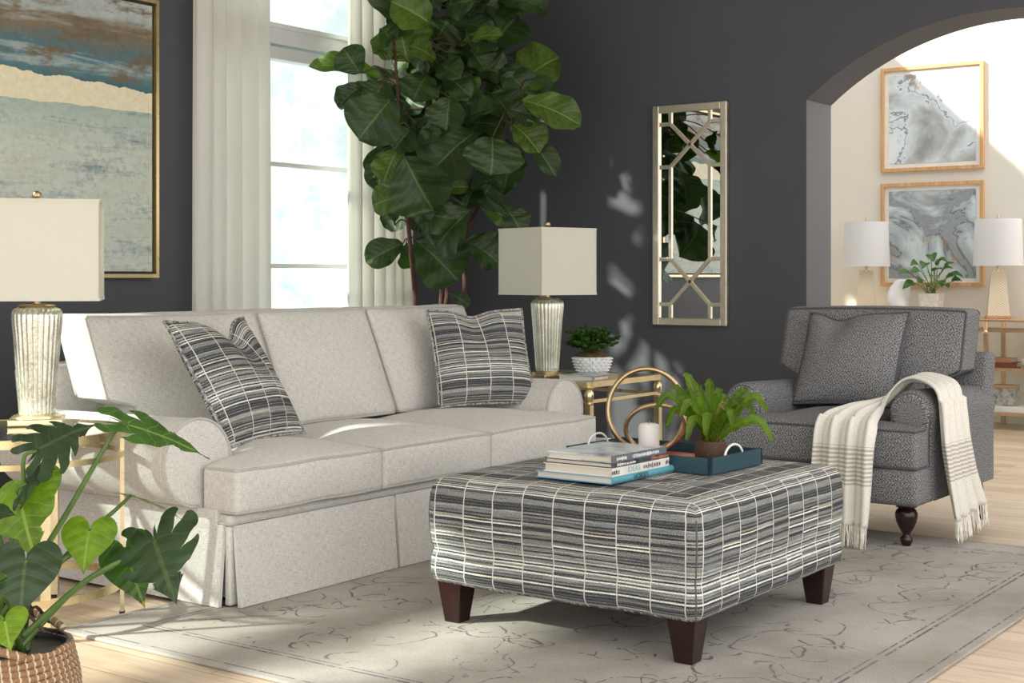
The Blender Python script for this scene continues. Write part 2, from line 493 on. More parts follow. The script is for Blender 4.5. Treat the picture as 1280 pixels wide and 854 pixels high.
YW = 5.0; XW = 6.5; XF = 9.8; CH = 2.95
WIN = [(4.48, 5.84, .35, 2.72), (-.95, 1.95, 1.42, 2.74), (7.05, 8.60, .05, 1.95)]
def holes(g, x0, x1, y0, y1, hs):
    xs = x0
    for (a, b, z0, z1) in hs:
        g.box((xs, y0, 0), (a, y1, CH)); g.box((a, y0, 0), (b, y1, z0)); g.box((a, y0, z1), (b, y1, CH)); xs = b
    g.box((xs, y0, 0), (x1, y1, CH))
g = G(); holes(g, -2.0, XW, YW, YW + .2, sorted(WIN[:2])); g.build('wall_back', WALL, kind='structure', smooth=False)
g = G(); holes(g, XW + .3, XF + .2, YW, YW + .2, [WIN[2]]); g.build('wall_back_hall', CREAMWALL, kind='structure', smooth=False)
# mirror wall with the arch (plane X = 6.5, arch Y 1.02..2.88)
def arch_h(y):
    return 2.205 - (1.432 - sqrt(max(0, 1.432 ** 2 - (y - 1.95) ** 2)))
g = G()
AY0, AY1 = 1.02, 2.88
x0, x1 = XW, XW + .3
g.box((x0, AY1, 0), (x1, YW + .2, CH)); g.box((x0, -2.5, 0), (x1, AY0, CH))
n = 40
ys = [AY0 + (AY1 - AY0) * k / n for k in range(n + 1)]
vs = []; fs = []
for y in ys:
    vs += [(x0, y, arch_h(y)), (x0, y, CH), (x1, y, arch_h(y)), (x1, y, CH)]
for k in range(n):
    a = 4 * k; b = a + 4
    fs += [(a, a + 1, b + 1, b), (a + 2, b + 2, b + 3, a + 3), (a, b, b + 2, a + 2)]
g.add(vs, fs)
g.build('wall_right', WALL, kind='structure', smooth=True, angle=20)
g = G(); g.box((XF, -2.5, 0), (XF + .2, YW, CH)); g.build('wall_far', CREAMWALL, kind='structure')
g = G(); g.box((-2.0, .2, CH), (6.8, 5.2, CH + .1)); g.box((6.8, 4.2, CH), (10.2, 5.2, CH + .1)); g.build('ceiling', CEIL, kind='structure')  # out of view; hall part cut short so sun and sky light the hall
g = G(); g.box((XF - .015, -2.5, 0), (XF, YW, .12), b=.005); g.build('baseboard_far', WHITE, kind='structure')
g = G(); g.box((-2, YW - .015, 0), (XW, YW, .13), b=.005); g.build('baseboard_back', WHITE, kind='structure')
g = G(); g.box((XW - .015, AY1 + .0, 0), (XW, YW - .015, .13), b=.005); g.build('baseboard_right', WHITE, kind='structure')

def window(name, x0, x1, z0, z1, cols, trans, rails, heavy):
    g = G(); y0, y1 = YW + .02, YW + .12
    w = .055
    for (a, b) in ((x0, x0 + w), (x1 - w, x1)): g.box((a, y0, z0), (b, y1, z1), b=.004)
    for (a, b) in ((z0, z0 + w), (z1 - w, z1)): g.box((x0, y0, a), (x1, y1, b), b=.004)
    if trans:
        g.box((x0, y0 - .03, trans[0]), (x1, y1, trans[1]), b=.006)
        g.box((x0, y0 - .05, trans[1] - .012), (x1, y1, trans[1] + .012), b=.005)
        g.box((x0, y0 + .0, trans[0] - .07), (x1, y1 - .02, trans[0] - .012), b=.005)
    for z in rails: g.box((x0, y0 + .03, z - .011), (x1, y1 - .03, z + .011), b=.003)
    for z in heavy: g.box((x0, y0 + .01, z - .03), (x1, y1 - .01, z + .03), b=.003)
    for k in range(1, cols):
        x = x0 + (x1 - x0) * k / cols; g.box((x - .03, y0 + .01, z0), (x + .03, y1 - .01, z1), b=.003)
    o = g.build(name, WHITE, kind='structure')
    p = G(); p.box((x0 + w, y0 + .05, z0 + w), (x1 - w, y0 + .056, z1 - w))
    p.build('window_glass', GLASS, parent=o)
    s_ = G(); s_.box((x0 - .03, YW - .045, z0 - .03), (x1 + .03, YW + .10, z0), b=.006); s_.build('window_sill', WHITE, parent=o)
    return o
window('window_1', *WIN[0], 1, (2.14, 2.225), [1.555, 1.05], [])
window('window_2', *WIN[1], 2, (2.14, 2.22), [1.6, 1.05], [])  # out of view, for the sun on sofa and rug; sill raised to spare the skirt
window('added_hall_window', *WIN[2], 2, None, [1.05], [])  # unseen window added to bring sunlight into the hall

# --- curtains
def curtain(name, x0, x1, folds, label, seed, bulge):
    g = G(); r = random.Random(seed); W = x1 - x0
    ph = [r.uniform(-.4, .4) for _ in range(12)]
    def fn(u, v):
        z = .02 + 2.73 * v
        a = u * folds * 2 * pi + .5 * sin(u * 9 + seed) + .12 * sin(z * 1.3 + u * 5)
        amp = .052 * (.75 + .25 * sin(u * 7 + seed)) * (1 - .25 * v)
        x = x0 + W * (u + .010 * sin(a * 2)) + bulge * (1 - v) * (u - .5) * .3
        return V((x, YW - .11 + amp * sin(a) + .008 * sin(2 * a + z), z))
    g.sheet(fn, folds * 16, 24, uvf=lambda u, v: (u, v * 2.7))
    o = g.build(name, CURTAIN, smooth=True, angle=180, solid=.003)
    tag(o, label, 'curtain', 'curtains of the window behind the sofa'); return o
curtain('curtain', 4.375, 4.83, 5, 'white floor length curtain panel between the painting and the window', 3, 0)
curtain('curtain', 5.40, 5.90, 6, 'white floor length curtain panel behind the tall leafy tree', 5, 0)
t = thing('curtain_rod', 'thin brass curtain rod above the window behind the sofa', 'curtain rod', (5.1, YW - .11, 2.79))
g = G(); g.tube([(4.25, YW - .11, 2.79), (6.03, YW - .11, 2.79)], .013, 12); g.build('rod', BRASS, t)
for x in (4.23, 6.05):
    g = G(); g.lathe([(.002, -.025), (.016, -.02), (.024, 0), (.016, .02), (.002, .025)], 16, c=(x, YW - .11, 2.79)); g.build('finial', BRASS, t)
for x in (4.33, 5.97):
    g = G(); g.tube([(x, YW, 2.79), (x, YW - .11, 2.79)], .007, 8); g.build('bracket', BRASS, t)

# --- rug
RX0, RX1, RY0, RY1 = 2.5, 5.33, 1.2, 3.36
def rug_mat():
    M = N('distressed_rug', .95); o = M.obj(); s = M.sep(o)
    nb = M.noise(o, 2.2, 4, .6); nf = M.noise(M.com(M.m_('MULTIPLY', s[0], 90.0), M.m_('MULTIPLY', s[1], 300.0), 0.0), 1, 3)
    base = M.ramp(nb, [(.3, (.30, .275, .24)), (.5, (.385, .36, .325)), (.7, (.46, .44, .405))])
    base = M.mix(1.0, base, M.ramp(nf, [(.3, g3(.86)), (.7, g3(1.12))]), 'MULTIPLY')
    # scroll motifs: a spiral line in every voronoi cell
    wn = M.n('ShaderNodeTexNoise'); M.set(wn.inputs['Vector'], o); wn.inputs['Scale'].default_value = 4.0
    off = M.n('ShaderNodeVectorMath', operation='SCALE'); M.set(off.inputs[0], M.vm('SUBTRACT', wn.outputs[1], (.5, .5, .5))); off.inputs['Scale'].default_value = .16
    P = M.vm('MULTIPLY', M.vm('ADD', o, off.outputs[0]), (1, 1, 0))
    lines = None
    for scale, k, sgn, thr in ((2.6, 30.0, 1.0, .060), (4.6, 52.0, -1.0, .075), (3.5, 44.0, 1.0, .055)):
        vo = M.n('ShaderNodeTexVoronoi'); M.set(vo.inputs['Vector'], P); vo.inputs['Scale'].default_value = scale; vo.inputs['Randomness'].default_value = .75
        d = M.vm('SUBTRACT', P, vo.outputs['Position']); ds = M.sep(d)
        ang = M.m_('ARCTAN2', ds[1], ds[0])
        r = M.n('ShaderNodeVectorMath', operation='LENGTH'); M.set(r.inputs[0], d)
        ph = M.m_('ADD', M.m_('MULTIPLY', r.outputs['Value'], k), M.m_('MULTIPLY', ang, sgn))
        ln = M.m_('LESS_THAN', M.m_('ABSOLUTE', M.m_('SINE', M.m_('MULTIPLY', ph, .5))), thr)
        ln = M.m_('MULTIPLY', ln, M.m_('LESS_THAN', r.outputs['Value'], .52 / scale))
        lines = ln if lines is None else M.m_('MAXIMUM', lines, ln)
    # small sprigs
    vo = M.n('ShaderNodeTexVoronoi', feature='DISTANCE_TO_EDGE'); M.set(vo.inputs['Vector'], P); vo.inputs['Scale'].default_value = 9.0
    sprig = M.m_('MULTIPLY', M.m_('LESS_THAN', vo.outputs['Distance'], .022), M.m_('GREATER_THAN', M.noise(o, 6.5, 2), .56))
    lines = M.m_('MAXIMUM', lines, sprig)
    # border lines
    dx = M.m_('MINIMUM', M.m_('SUBTRACT', s[0], RX0), M.m_('SUBTRACT', RX1, s[0]))
    dy = M.m_('MINIMUM', M.m_('SUBTRACT', s[1], RY0), M.m_('SUBTRACT', RY1, s[1]))
    de = M.m_('MINIMUM', dx, dy)
    inside = M.m_('GREATER_THAN', de, .21)
    lines = M.m_('MULTIPLY', lines, inside)
    for pos, wd in ((.028, .003), (.165, .004), (.185, .003)):
        b = M.m_('LESS_THAN', M.m_('ABSOLUTE', M.m_('SUBTRACT', de, pos)), wd)
        lines = M.m_('MAXIMUM', lines, b)
    wear = M.ramp(M.noise(o, 34.0, 4, .7), [(.41, g3(0)), (.50, g3(1))])
    wear2 = M.ramp(M.noise(o, 3.0, 2), [(.35, g3(.65)), (.55, g3(1))])
    f = M.m_('MULTIPLY', M.m_('MULTIPLY', lines, wear), wear2)
    c = M.mix(M.m_('MULTIPLY', f, .85), base, (.10, .105, .115))
    M.col(c).bump(nf, .4, .002)
    M.b.inputs['Specular IOR Level'].default_value = .1
    return M.m
g = G()
g.soft(((RX1 - RX0) / 2, (RY1 - RY0) / 2, .005), .0045, c=((RX0 + RX1) / 2, (RY0 + RY1) / 2, .005), step=.1, rs=2)
tag(g.build('area_rug', rug_mat()), 'large beige grey rug with faded scroll pattern under the ottoman', 'rug')

# ================================================================== sofa
def pipe_loop(g, h, r, c, face, fn, rad=.0045, M=None, mi=0, seg=14):
    "piping along the ridge around one face of a soft box: face = (axis, sign)"
    ax, sg = face; u, w = [(1, 2), (0, 2), (0, 1)][ax]; c = V(c); out = []
    cs = [(-1, -1), (1, -1), (1, 1), (-1, 1)]
    for k in range(4):
        a = cs[k]; b = cs[(k + 1) % 4]
        move = u if a[0] != b[0] else w; fix = w if move == u else u
        fs_ = a[1] if fix == w else a[0]
        for i in range(seg + 1):
            t = i / seg
            q = [0, 0, 0]; q[ax] = sg * (h[ax] - r + r * .7071); q[fix] = fs_ * (h[fix] - r + r * .7071)
            s0 = a[0] if move == u else a[1]; s1 = b[0] if move == u else b[1]
            q[move] = (s0 + (s1 - s0) * t) * (h[move] - r * .55)
            qq = V([q[i2] / h[i2] for i2 in range(3)])
            p = V(q)
            if fn: p = fn(p, qq)
            p = p + c
            if M: p = M @ p
            out.append(p)
    g.tube(out, rad * 1.2, 6, closed=True, mi=mi)

sofa = thing('sofa', 'light grey three seat sofa with rolled arms and pleated skirt', 'sofa', (3.96, 3.65, 0))
X0, X1 = 2.955, 4.964
# base deck + back frame
g = G(); g.box((X0 + .01, 3.15, .245), (X1 - .01, 4.12, .285), b=.01)
g.box((X0 + .03, 3.2, .03), (X1 - .03, 4.1, .25))
g.build('base', LINEN, sofa)
g = G(); h = V((1.005, .085, .235))
def fb(p, q): p.y += .07 * (q.z + 1) * .5; return p
g.soft(h, .03, c=((X0 + X1) / 2, 4.07, .465), fn=fb, step=.1)
g.build('back_frame', LINEN, sofa)
# rolled arms
def arm_profile(xin, out, R, zc, zb, side, n=30):
    "xin inner face, out body side, roll centre between; side -1: outward is -X"
    P = [(xin, zb), (xin, zc - .02)]
    xc = xin + side * R
    for k in range(n + 1):
        a = radians(-5 + 275 * k / n)
        P.append((xc - side * R * cos(a), zc + R * sin(a)))
    P += [(out, zc - R - .02), (out, zb)]
    return P
for side, xin, out in ((-1, 3.083, X0), (1, 4.836, X1)):
    P = arm_profile(xin, out, .133, .434, .27, side)
    g = G()
    rings = [(3.275 + .012 * (1 - cos(a)) - .0, .014 * (1 - sin(a))) for a in (0, .4, .8, 1.2, pi / 2)]
    rings = [(3.28, .012), (3.282, .006), (3.287, .002), (3.295, 0)] + [(3.295 + .8 * k / 14, 0) for k in range(1, 15)]
    def put(x, z, y):
        t = (y - 3.28) / .8
        return V((x, y, z - .012 * max(0, t) * (z - .27) / .3))
    g.extrude(P, rings, put)
    arm = g.build('arm', LINEN, sofa, angle=50)
    g = G(); n_ = len(P)
    path = [V((x, 3.284, z)) for x, z in P]
    g.tube(path, .005, 6); g.build('piping', LINEN_P, arm)
    # outer side panel below the roll
    g = G(); xo = out
    lo, hi = sorted((out + side * .006, out - side * .02))
    g.box((lo, 3.20, .236), (hi, 4.12, .296), b=.004); g.build('side_panel', LINEN, arm)
# skirt
g = G()
def panel(g, x0, x1, y, yb):
    def fn(u, v):
        z = .012 + .243 * v
        fl = (1 - v)
        return V((x0 + (x1 - x0) * u, y - .022 * fl - .004 * sin(u * pi), z))
    def fn2(u, v):
        p = fn(u, v); p.y += .012; return p
    g.sheet(fn, 24, 8, uvf=lambda u, v: (u * (x1 - x0), v * .243))
    g.sheet(fn2, 24, 8)
    for (u0) in (0, 1):
        g.sheet(lambda a, v: V((fn(u0, v).x, fn(u0, v).y + .012 * a, fn(u0, v).z)), 1, 8)
    g.sheet(lambda a, u: V((fn(u, 0).x, fn(u, 0).y + .012 * a, fn(u, 0).z)), 1, 24)
for a, b in ((X0 + .012, 3.690), (3.704, 4.225), (4.239, X1 - .012)):
    panel(g, a, b, 3.138, 0)
# pleat backings
for x in (3.697, 4.232): g.box((x - .04, 3.142, .014), (x + .04, 3.150, .25))
for x, s_ in ((X0, 1), (X1, -1)):
    lo, hi = sorted((x + s_ * .002, x + s_ * .05)); g.box((lo, 3.150, .014), (hi, 3.175, .25), b=.006)
# side and rear panels
for x, s_ in ((X0, -1), (X1, 1)):
    def fn(u, v, x=x, s_=s_): return V((x + s_ * (.004 + .02 * (1 - v)), 3.172 + .95 * u, .012 + .243 * v))
    g.sheet(fn, 16, 6, uvf=lambda u, v: (u * .95, v * .243))
    g.sheet(lambda u, v, fn=fn, s_=s_: fn(u, v) - V((s_ * .012, 0, 0)), 16, 6)
    g.sheet(lambda a, v, fn=fn, s_=s_: fn(0, v) - V((s_ * .012 * a, 0, 0)), 1, 6)
g.box((X0, 4.12, .012), (X1, 4.132, .255))
sk = g.build('skirt', LINEN, sofa, angle=30)
g = G(); g.tube([(X0 + .004, 4.1, .258), (X0 + .0, 3.146, .258), (X1, 3.146, .258), (X1 - .004, 4.1, .258)], .004, 6); g.build('piping', LINEN_P, sk)
# feet hidden in the skirt
for x in (X0 + .08, X1 - .08):
    for y in (3.24, 4.04):
        g = G(); g.lathe([(.02, .01), (.028, .04)], 12, c=(x, y, 0)); g.build('foot', DARKWOOD, sofa)
# seat cushions
def seat(x0, x1, tl, tr, seed):
    g = G(); h = V(((x1 - x0) / 2 - .001, .34, .069)); c = V(((x0 + x1) / 2, 3.12 + .34, .353)); r = .02
    def fn(p, q):
        cr = (1 - abs(q.x) ** 2.6) * (1 - abs(q.y) ** 3)
        if q.z > 0: p.z += .042 * cr * q.z
        p.z += .004 * noise.noise(V((p.x * 5 + seed, p.y * 5, 0)))
        p.y -= .010 * (1 - q.x ** 2) * (1 - q.z ** 2) * ss(-.3, -1, q.y)
        y = p.y + c.y
        if tl: p.x += .128 * ss(3.262, 3.285, y) * ((1 - q.x) / 2) ** 1.5
        if tr: p.x -= .128 * ss(3.262, 3.285, y) * ((1 + q.x) / 2) ** 1.5
        return p
    g.soft(h, r, c=c, fn=fn, step=.03)
    o = g.build('seat_cushion', LINEN, sofa, angle=60)
    g = G()
    pipe_loop(g, h, r, c, (2, 1), fn, .0042, seg=30); pipe_loop(g, h, r, c, (2, -1), fn, .0042, seg=30)
    g.build('piping', LINEN_P, o)
seat(X0, 3.622, 1, 0, 1); seat(3.622, 4.235, 0, 0, 5); seat(4.235, X1, 0, 1, 9)
# back cushions
def backc(x0, x1, wl, wr, seed):
    "wl / wr: how far the cushion spreads over the arm"
    g = G(); x0 -= wl; x1 += wr
    h = V(((x1 - x0) / 2 - .001, .085, .215)); c = V(((x0 + x1) / 2, 3.80, .655)); r = .03
    def fn(p, q):
        f = 1 - abs(q.x) ** 3; k = 1 - abs(q.z) ** 2.5
        if q.y < 0: p.y -= .045 * f * k * -q.y
        p.z += .006 * noise.noise(V((p.x * 4 + seed, 0, 3)))
        p.y += .006 * noise.noise(V((p.x * 4 + seed, p.z * 4, 7)))
        p.y += (p.z + .215) * .42                      # lean
        z = p.z + c.z
        t = ss(.60, .565, z)
        if wl: p.x += (wl + .012) * t * ss(0, -1, q.x)
        if wr: p.x -= (wr + .012) * t * ss(0, 1, q.x)
        return p
    g.soft(h, r, c=c, fn=fn, step=.03)
    o = g.build('back_cushion', LINEN, sofa, angle=60)
    g = G(); pipe_loop(g, h, r, c, (1, -1), fn, .0042, seg=30); pipe_loop(g, h, r, c, (1, 1), fn, .0042, seg=30)
    g.build('piping', LINEN_P, o)
backc(3.09, 3.785, .09, 0, 2); backc(3.787, 4.405, 0, 0, 6); backc(4.407, 4.82, 0, .26, 11)

# ================================================================== throw pillows
PIPE_C = m_plain('striped_piping', (.30, .30, .29), .9, var=.9, scale=90)
def pillow(name, BL, e, up, w, hgt, T, mat, pmat, label, chop=0.0, seed=0, chopx=0.0, uvs=(1, 1), rot=0.0, group=None, cat_='pillow'):
    "BL: bottom left corner, e: along the bottom, up: up the face"
    e = V(e).normalized(); up = V(up); up = (up - e * up.dot(e)).normalized(); n = e.cross(up)
    cen = V(BL) + e * w / 2 + up * hgt / 2
    root = thing(name, label, cat_, cen - up * hgt / 2)
    if group: root['group'] = group
    g = G(); nn = 26
    def fn(u, v, s):
        a = 2 * u - 1; b = 2 * v - 1
        th = T / 2 * (max(0, (1 - a ** 4)) * max(0, (1 - b ** 4))) ** .55 * (.55 + .45 * (1 - a * a) * (1 - b * b))
        pin = .05
        x = w / 2 * a * (1 - pin * (1 - b * b) * abs(a) ** 2); y = hgt / 2 * b * (1 - pin * (1 - a * a) * abs(b) ** 2)
        ch = exp(-((a - chopx) / .30) ** 2) * max(0, b + .25) ** 1.6
        y -= chop * ch; th *= 1 - .55 * min(1, ch) * (chop > 0)
        th += .006 * noise.noise(V((a * 2.4 + seed, b * 2.4, s))) * (1 - a * a) * (1 - b * b)
        return cen + e * x + up * y + n * (s * th)
    def uvf(u, v):
        a, b = (u - .5) * w, (v - .5) * hgt
        return (a * cos(rot) - b * sin(rot), a * sin(rot) + b * cos(rot))
    for s in (1, -1): g.sheet(lambda u, v: fn(u, v, s), nn, nn, uvf=uvf)
    o = g.build('cover', mat, root, merge=True, angle=180)
    g = G(); L = []
    for k in range(24): L.append(fn(k / 24, 0, 0))
    for k in range(24): L.append(fn(1, k / 24, 0))
    for k in range(24): L.append(fn(1 - k / 24, 1, 0))
    for k in range(24): L.append(fn(0, 1 - k / 24, 0))
    g.tube(L, .005, 7, closed=True); g.build('piping', pmat, root)
    return root
pillow('throw_pillow', (3.14, 3.345, .455), (.97, .24, .0), (-.32, .46, .83), .47, .47, .15, STRIPE_P, PIPE_C,
       'striped throw pillow with dented top beside the sofa arm near the round side table', chop=.055, seed=2, chopx=.25, group='striped pillows on the sofa')
pillow('throw_pillow', (4.52, 3.60, .465), (.87, -.49, 0), (.16, .30, .93), .44, .42, .15, STRIPE_P, PIPE_C,
       'striped throw pillow by the sofa arm nearest the hobnail planter', chop=.018, seed=6, chopx=-.1, group='striped pillows on the sofa')
pillow('throw_pillow', (5.42, 2.47, .475), (.02, -1, .02), (.52, -.40, .86), .43, .43, .15, TWEED, TWEED_PIPE,
       'dark grey tweed pillow leaning on the armchair back', chop=.022, seed=9, chopx=-.35)

# ================================================================== ottoman
ott = thing('ottoman', 'large square striped ottoman with dark wooden block legs', 'ottoman', (3.635, 2.13, 0))
g = G(); h = V((.468, .434, .152)); c = V((3.635, 2.13, .272))
def fo(p, q):
    k = (1 - abs(q.x) ** 4) * (1 - abs(q.y) ** 4)
    if q.z > 0: p.z += .012 * k * q.z
    # side swell above a soft crease
    z = p.z
    s1 = .007 * sin(max(0, min(1, (z + .05) / .19)) * pi) if z > -.05 else .004 * sin(max(0, min(1, (z + .152) / .10)) * pi)
    cr = -.003 * exp(-((z + .05) / .008) ** 2)
    d = V((q.x if abs(q.x) > abs(q.y) else 0, q.y if abs(q.y) >= abs(q.x) else 0, 0))
    fx = abs(q.x) ** 6; fy = abs(q.y) ** 6
    p.x += (s1 + cr) * (1 if q.x > 0 else -1) * fx; p.y += (s1 + cr) * (1 if q.y > 0 else -1) * fy
    p.z += .003 * noise.noise(p * 7)
    return p
g.soft(h, .036, c=c, fn=fo, step=.022, rs=5, top_mitre=True)
o = g.build('upholstered_top', STRIPE, ott, angle=60)
SEAM = m_plain('seam_cord', (.10, .10, .105), .9); uph = o
for sx in (-1, 1):
    for sy in (-1, 1):
        L = []; g = G()
        for k in range(20):
            z = -.140 + .252 * k / 19
            q = V((sx * (h.x - .036 * .293), sy * (h.y - .036 * .293), z)); L.append(fo(V(q), V((sx, sy, z / h.z))) + c)
        g.tube(L, .0022, 6); g.build('corner_seam', SEAM, uph)
for sx in (-1, 1):
    for sy in (-1, 1):
        g = G(); cx = 3.635 + sx * .408; cy = 2.13 + sy * .374
        vs = []
        for (s_, z) in ((.026, .0), (.043, .135)):
            for a, b in ((-1, -1), (1, -1), (1, 1), (-1, 1)):
                vs.append((cx + a * s_, cy + b * s_, z + .009))
        g.add(vs, [(3, 2, 1, 0), (4, 5, 6, 7)] + [(k, (k + 1) % 4, 4 + (k + 1) % 4, 4 + k) for k in range(4)])
        o = g.build('leg', DARKWOOD, ott, smooth=False)
        m = o.modifiers.new('edge', 'BEVEL'); m.width = .004; m.segments = 2
# ================================================================== armchair
ch = thing('armchair', 'grey tweed armchair with rolled arms and turned dark wooden legs', 'armchair', (5.45, 2.21, 0))
CY0, CY1 = 1.785, 2.635
g = G()
# front rail (T shaped front) and body
g.soft((.075, .425, .068), .025, c=(5.075, 2.21, .232), fn=lambda p, q: V((p.x - .012 * (1 - q.z ** 2) * (1 - abs(q.y) ** 4), p.y, p.z)))
g.box((5.12, CY0 + .01, .165), (5.86, CY1 - .01, .30), b=.01)
g.build('seat_base', TWEED, ch)
for side, xin, out in ((-1, 1.955, CY0), (1, 2.465, CY1)):
    # profile in the Y-Z plane
    R = .088; zc = .487
    yc = xin + side * R
    P = [(xin, .17), (xin, zc - .01)]
    for k in range(25):
        a = radians(190 * k / 24); P.append((yc - side * R * cos(a), zc + R * sin(a)))
    P += [(out - side * .0, zc - .045), (out, .17)]
    g = G(); rr = .045
    rings = [(5.135 + rr * (1 - sin(a)), rr * (1 - cos(a)) * 1.0) for a in [pi / 2 * (1 - k / 6) * 1.0 for k in range(7)]]
    rings = [(5.135 + rr * (1 - cos(pi / 2 * k / 6)), rr * (1 - sin(pi / 2 * k / 6)) * .8) for k in range(7)]
    rings += [(5.18 + .70 * k / 16, 0) for k in range(1, 17)]
    def put(y, z, x):
        z2 = z - .02 * max(0, (x - 5.18) / .7) * (z - .17) / .4
        return V((x, y, z2))
    g.extrude(P, rings, put)
    arm = g.build('arm', TWEED, ch, angle=70)
    # pleats fanning over the roll front
    g = G()
    for k in range(6):
        a0 = radians(15 + 27 * k)
        L = [V((5.137 + .045 * (1 - cos(t * pi / 2)) - .001, yc - side * cos(a0) * (.045 + .036 * t + .010 * t), zc + sin(a0) * (.045 + .036 * t + .010 * t) - .002)) for t in [i / 8 for i in range(9)]]
        g.tube(L, .003, 6)
    g.build('pleat_seam', TWEED_PIPE, arm)
    g = G(); L = [V((5.150, y, z)) for y, z in P]
    c0 = V((5.15, yc, .4)); L = [V((5.148, p.y - (p.y - yc) * .16, p.z - (.012 if p.z > .2 else 0))) for p in L]
    g.tube(L, .0035, 6); g.build('piping', TWEED_PIPE, arm)
g = G()
def fcb(p, q): p.x += .09 * (q.z + 1) * .5; return p
g.soft((.05, .422, .262), .028, c=(5.80, 2.21, .425), fn=fcb, step=.06)
g.build('back_frame', TWEED, ch)
# seat cushion with T front
g = G(); h = V((.335, .42, .072)); c = V((5.335, 2.21, .369)); r = .022
def fs_(p, q):
    cr = (1 - abs(q.x) ** 3) * (1 - abs(q.y) ** 3)
    if q.z > 0: p.z += .035 * cr * q.z
    p.x -= .012 * (1 - q.y ** 2) * (1 - q.z ** 2) * ss(-.3, -1, q.x)
    x = p.x + c.x
    p.y *= 1 - .41 * ss(5.118, 5.142, x)
    return p
g.soft(h, r, c=c, fn=fs_, step=.03); o = g.build('seat_cushion', TWEED, ch, angle=60)
g = G(); pipe_loop(g, h, r, c, (2, 1), fs_, .0042, seg=30); pipe_loop(g, h, r, c, (2, -1), fs_, .0042, seg=30); g.build('piping', TWEED_PIPE, o)
# back cushion spreading over the arms
g = G(); h = V((.088, .395, .21)); c = V((5.655, 2.225, .655)); r = .03
def fbk(p, q):
    f = 1 - abs(q.y) ** 3; k = 1 - abs(q.z) ** 2.5
    if q.x < 0: p.x -= .04 * f * k * -q.x
    p.x += (p.z + .2) * .32
    z = p.z + c.z
    p.y *= 1 - .34 * ss(.615, .57, z)
    p.z += .008 * (1 - q.y ** 2) * max(0, q.z)
    p.x += .005 * noise.noise(V((p.y * 4, p.z * 4, 2)))
    return p
g.soft(h, r, c=c, fn=fbk, step=.03); o = g.build('back_cushion', TWEED, ch, angle=60)
g = G(); pipe_loop(g, h, r, c, (0, -1), fbk, .0045, seg=40); pipe_loop(g, h, r, c, (0, 1), fbk, .0045, seg=40); g.build('piping', TWEED_PIPE, o)
for y in (1.86, 2.56):
    g = G(); zb = .010
    pr = [(.014, 0), (.017, .006), (.022, .018), (.024, .028), (.016, .036), (.013, .044), (.016, .050), (.026, .066), (.036, .088), (.041, .108), (.041, .122), (.034, .134), (.027, .139), (.038, .144), (.040, .155), (.036, .165)]
    g.lathe([(r_, z + zb - .009) for r_, z in pr], 28, c=(5.085, y, .008)); g.build('front_leg', DARKWOOD, ch, angle=60)
for y in (1.84, 2.58):
    g = G(); g.bar((5.88, y, .0), (5.83, y, .17), .038, .038, up=(0, 1, 0)); g.build('rear_leg', DARKWOOD, ch, smooth=False)

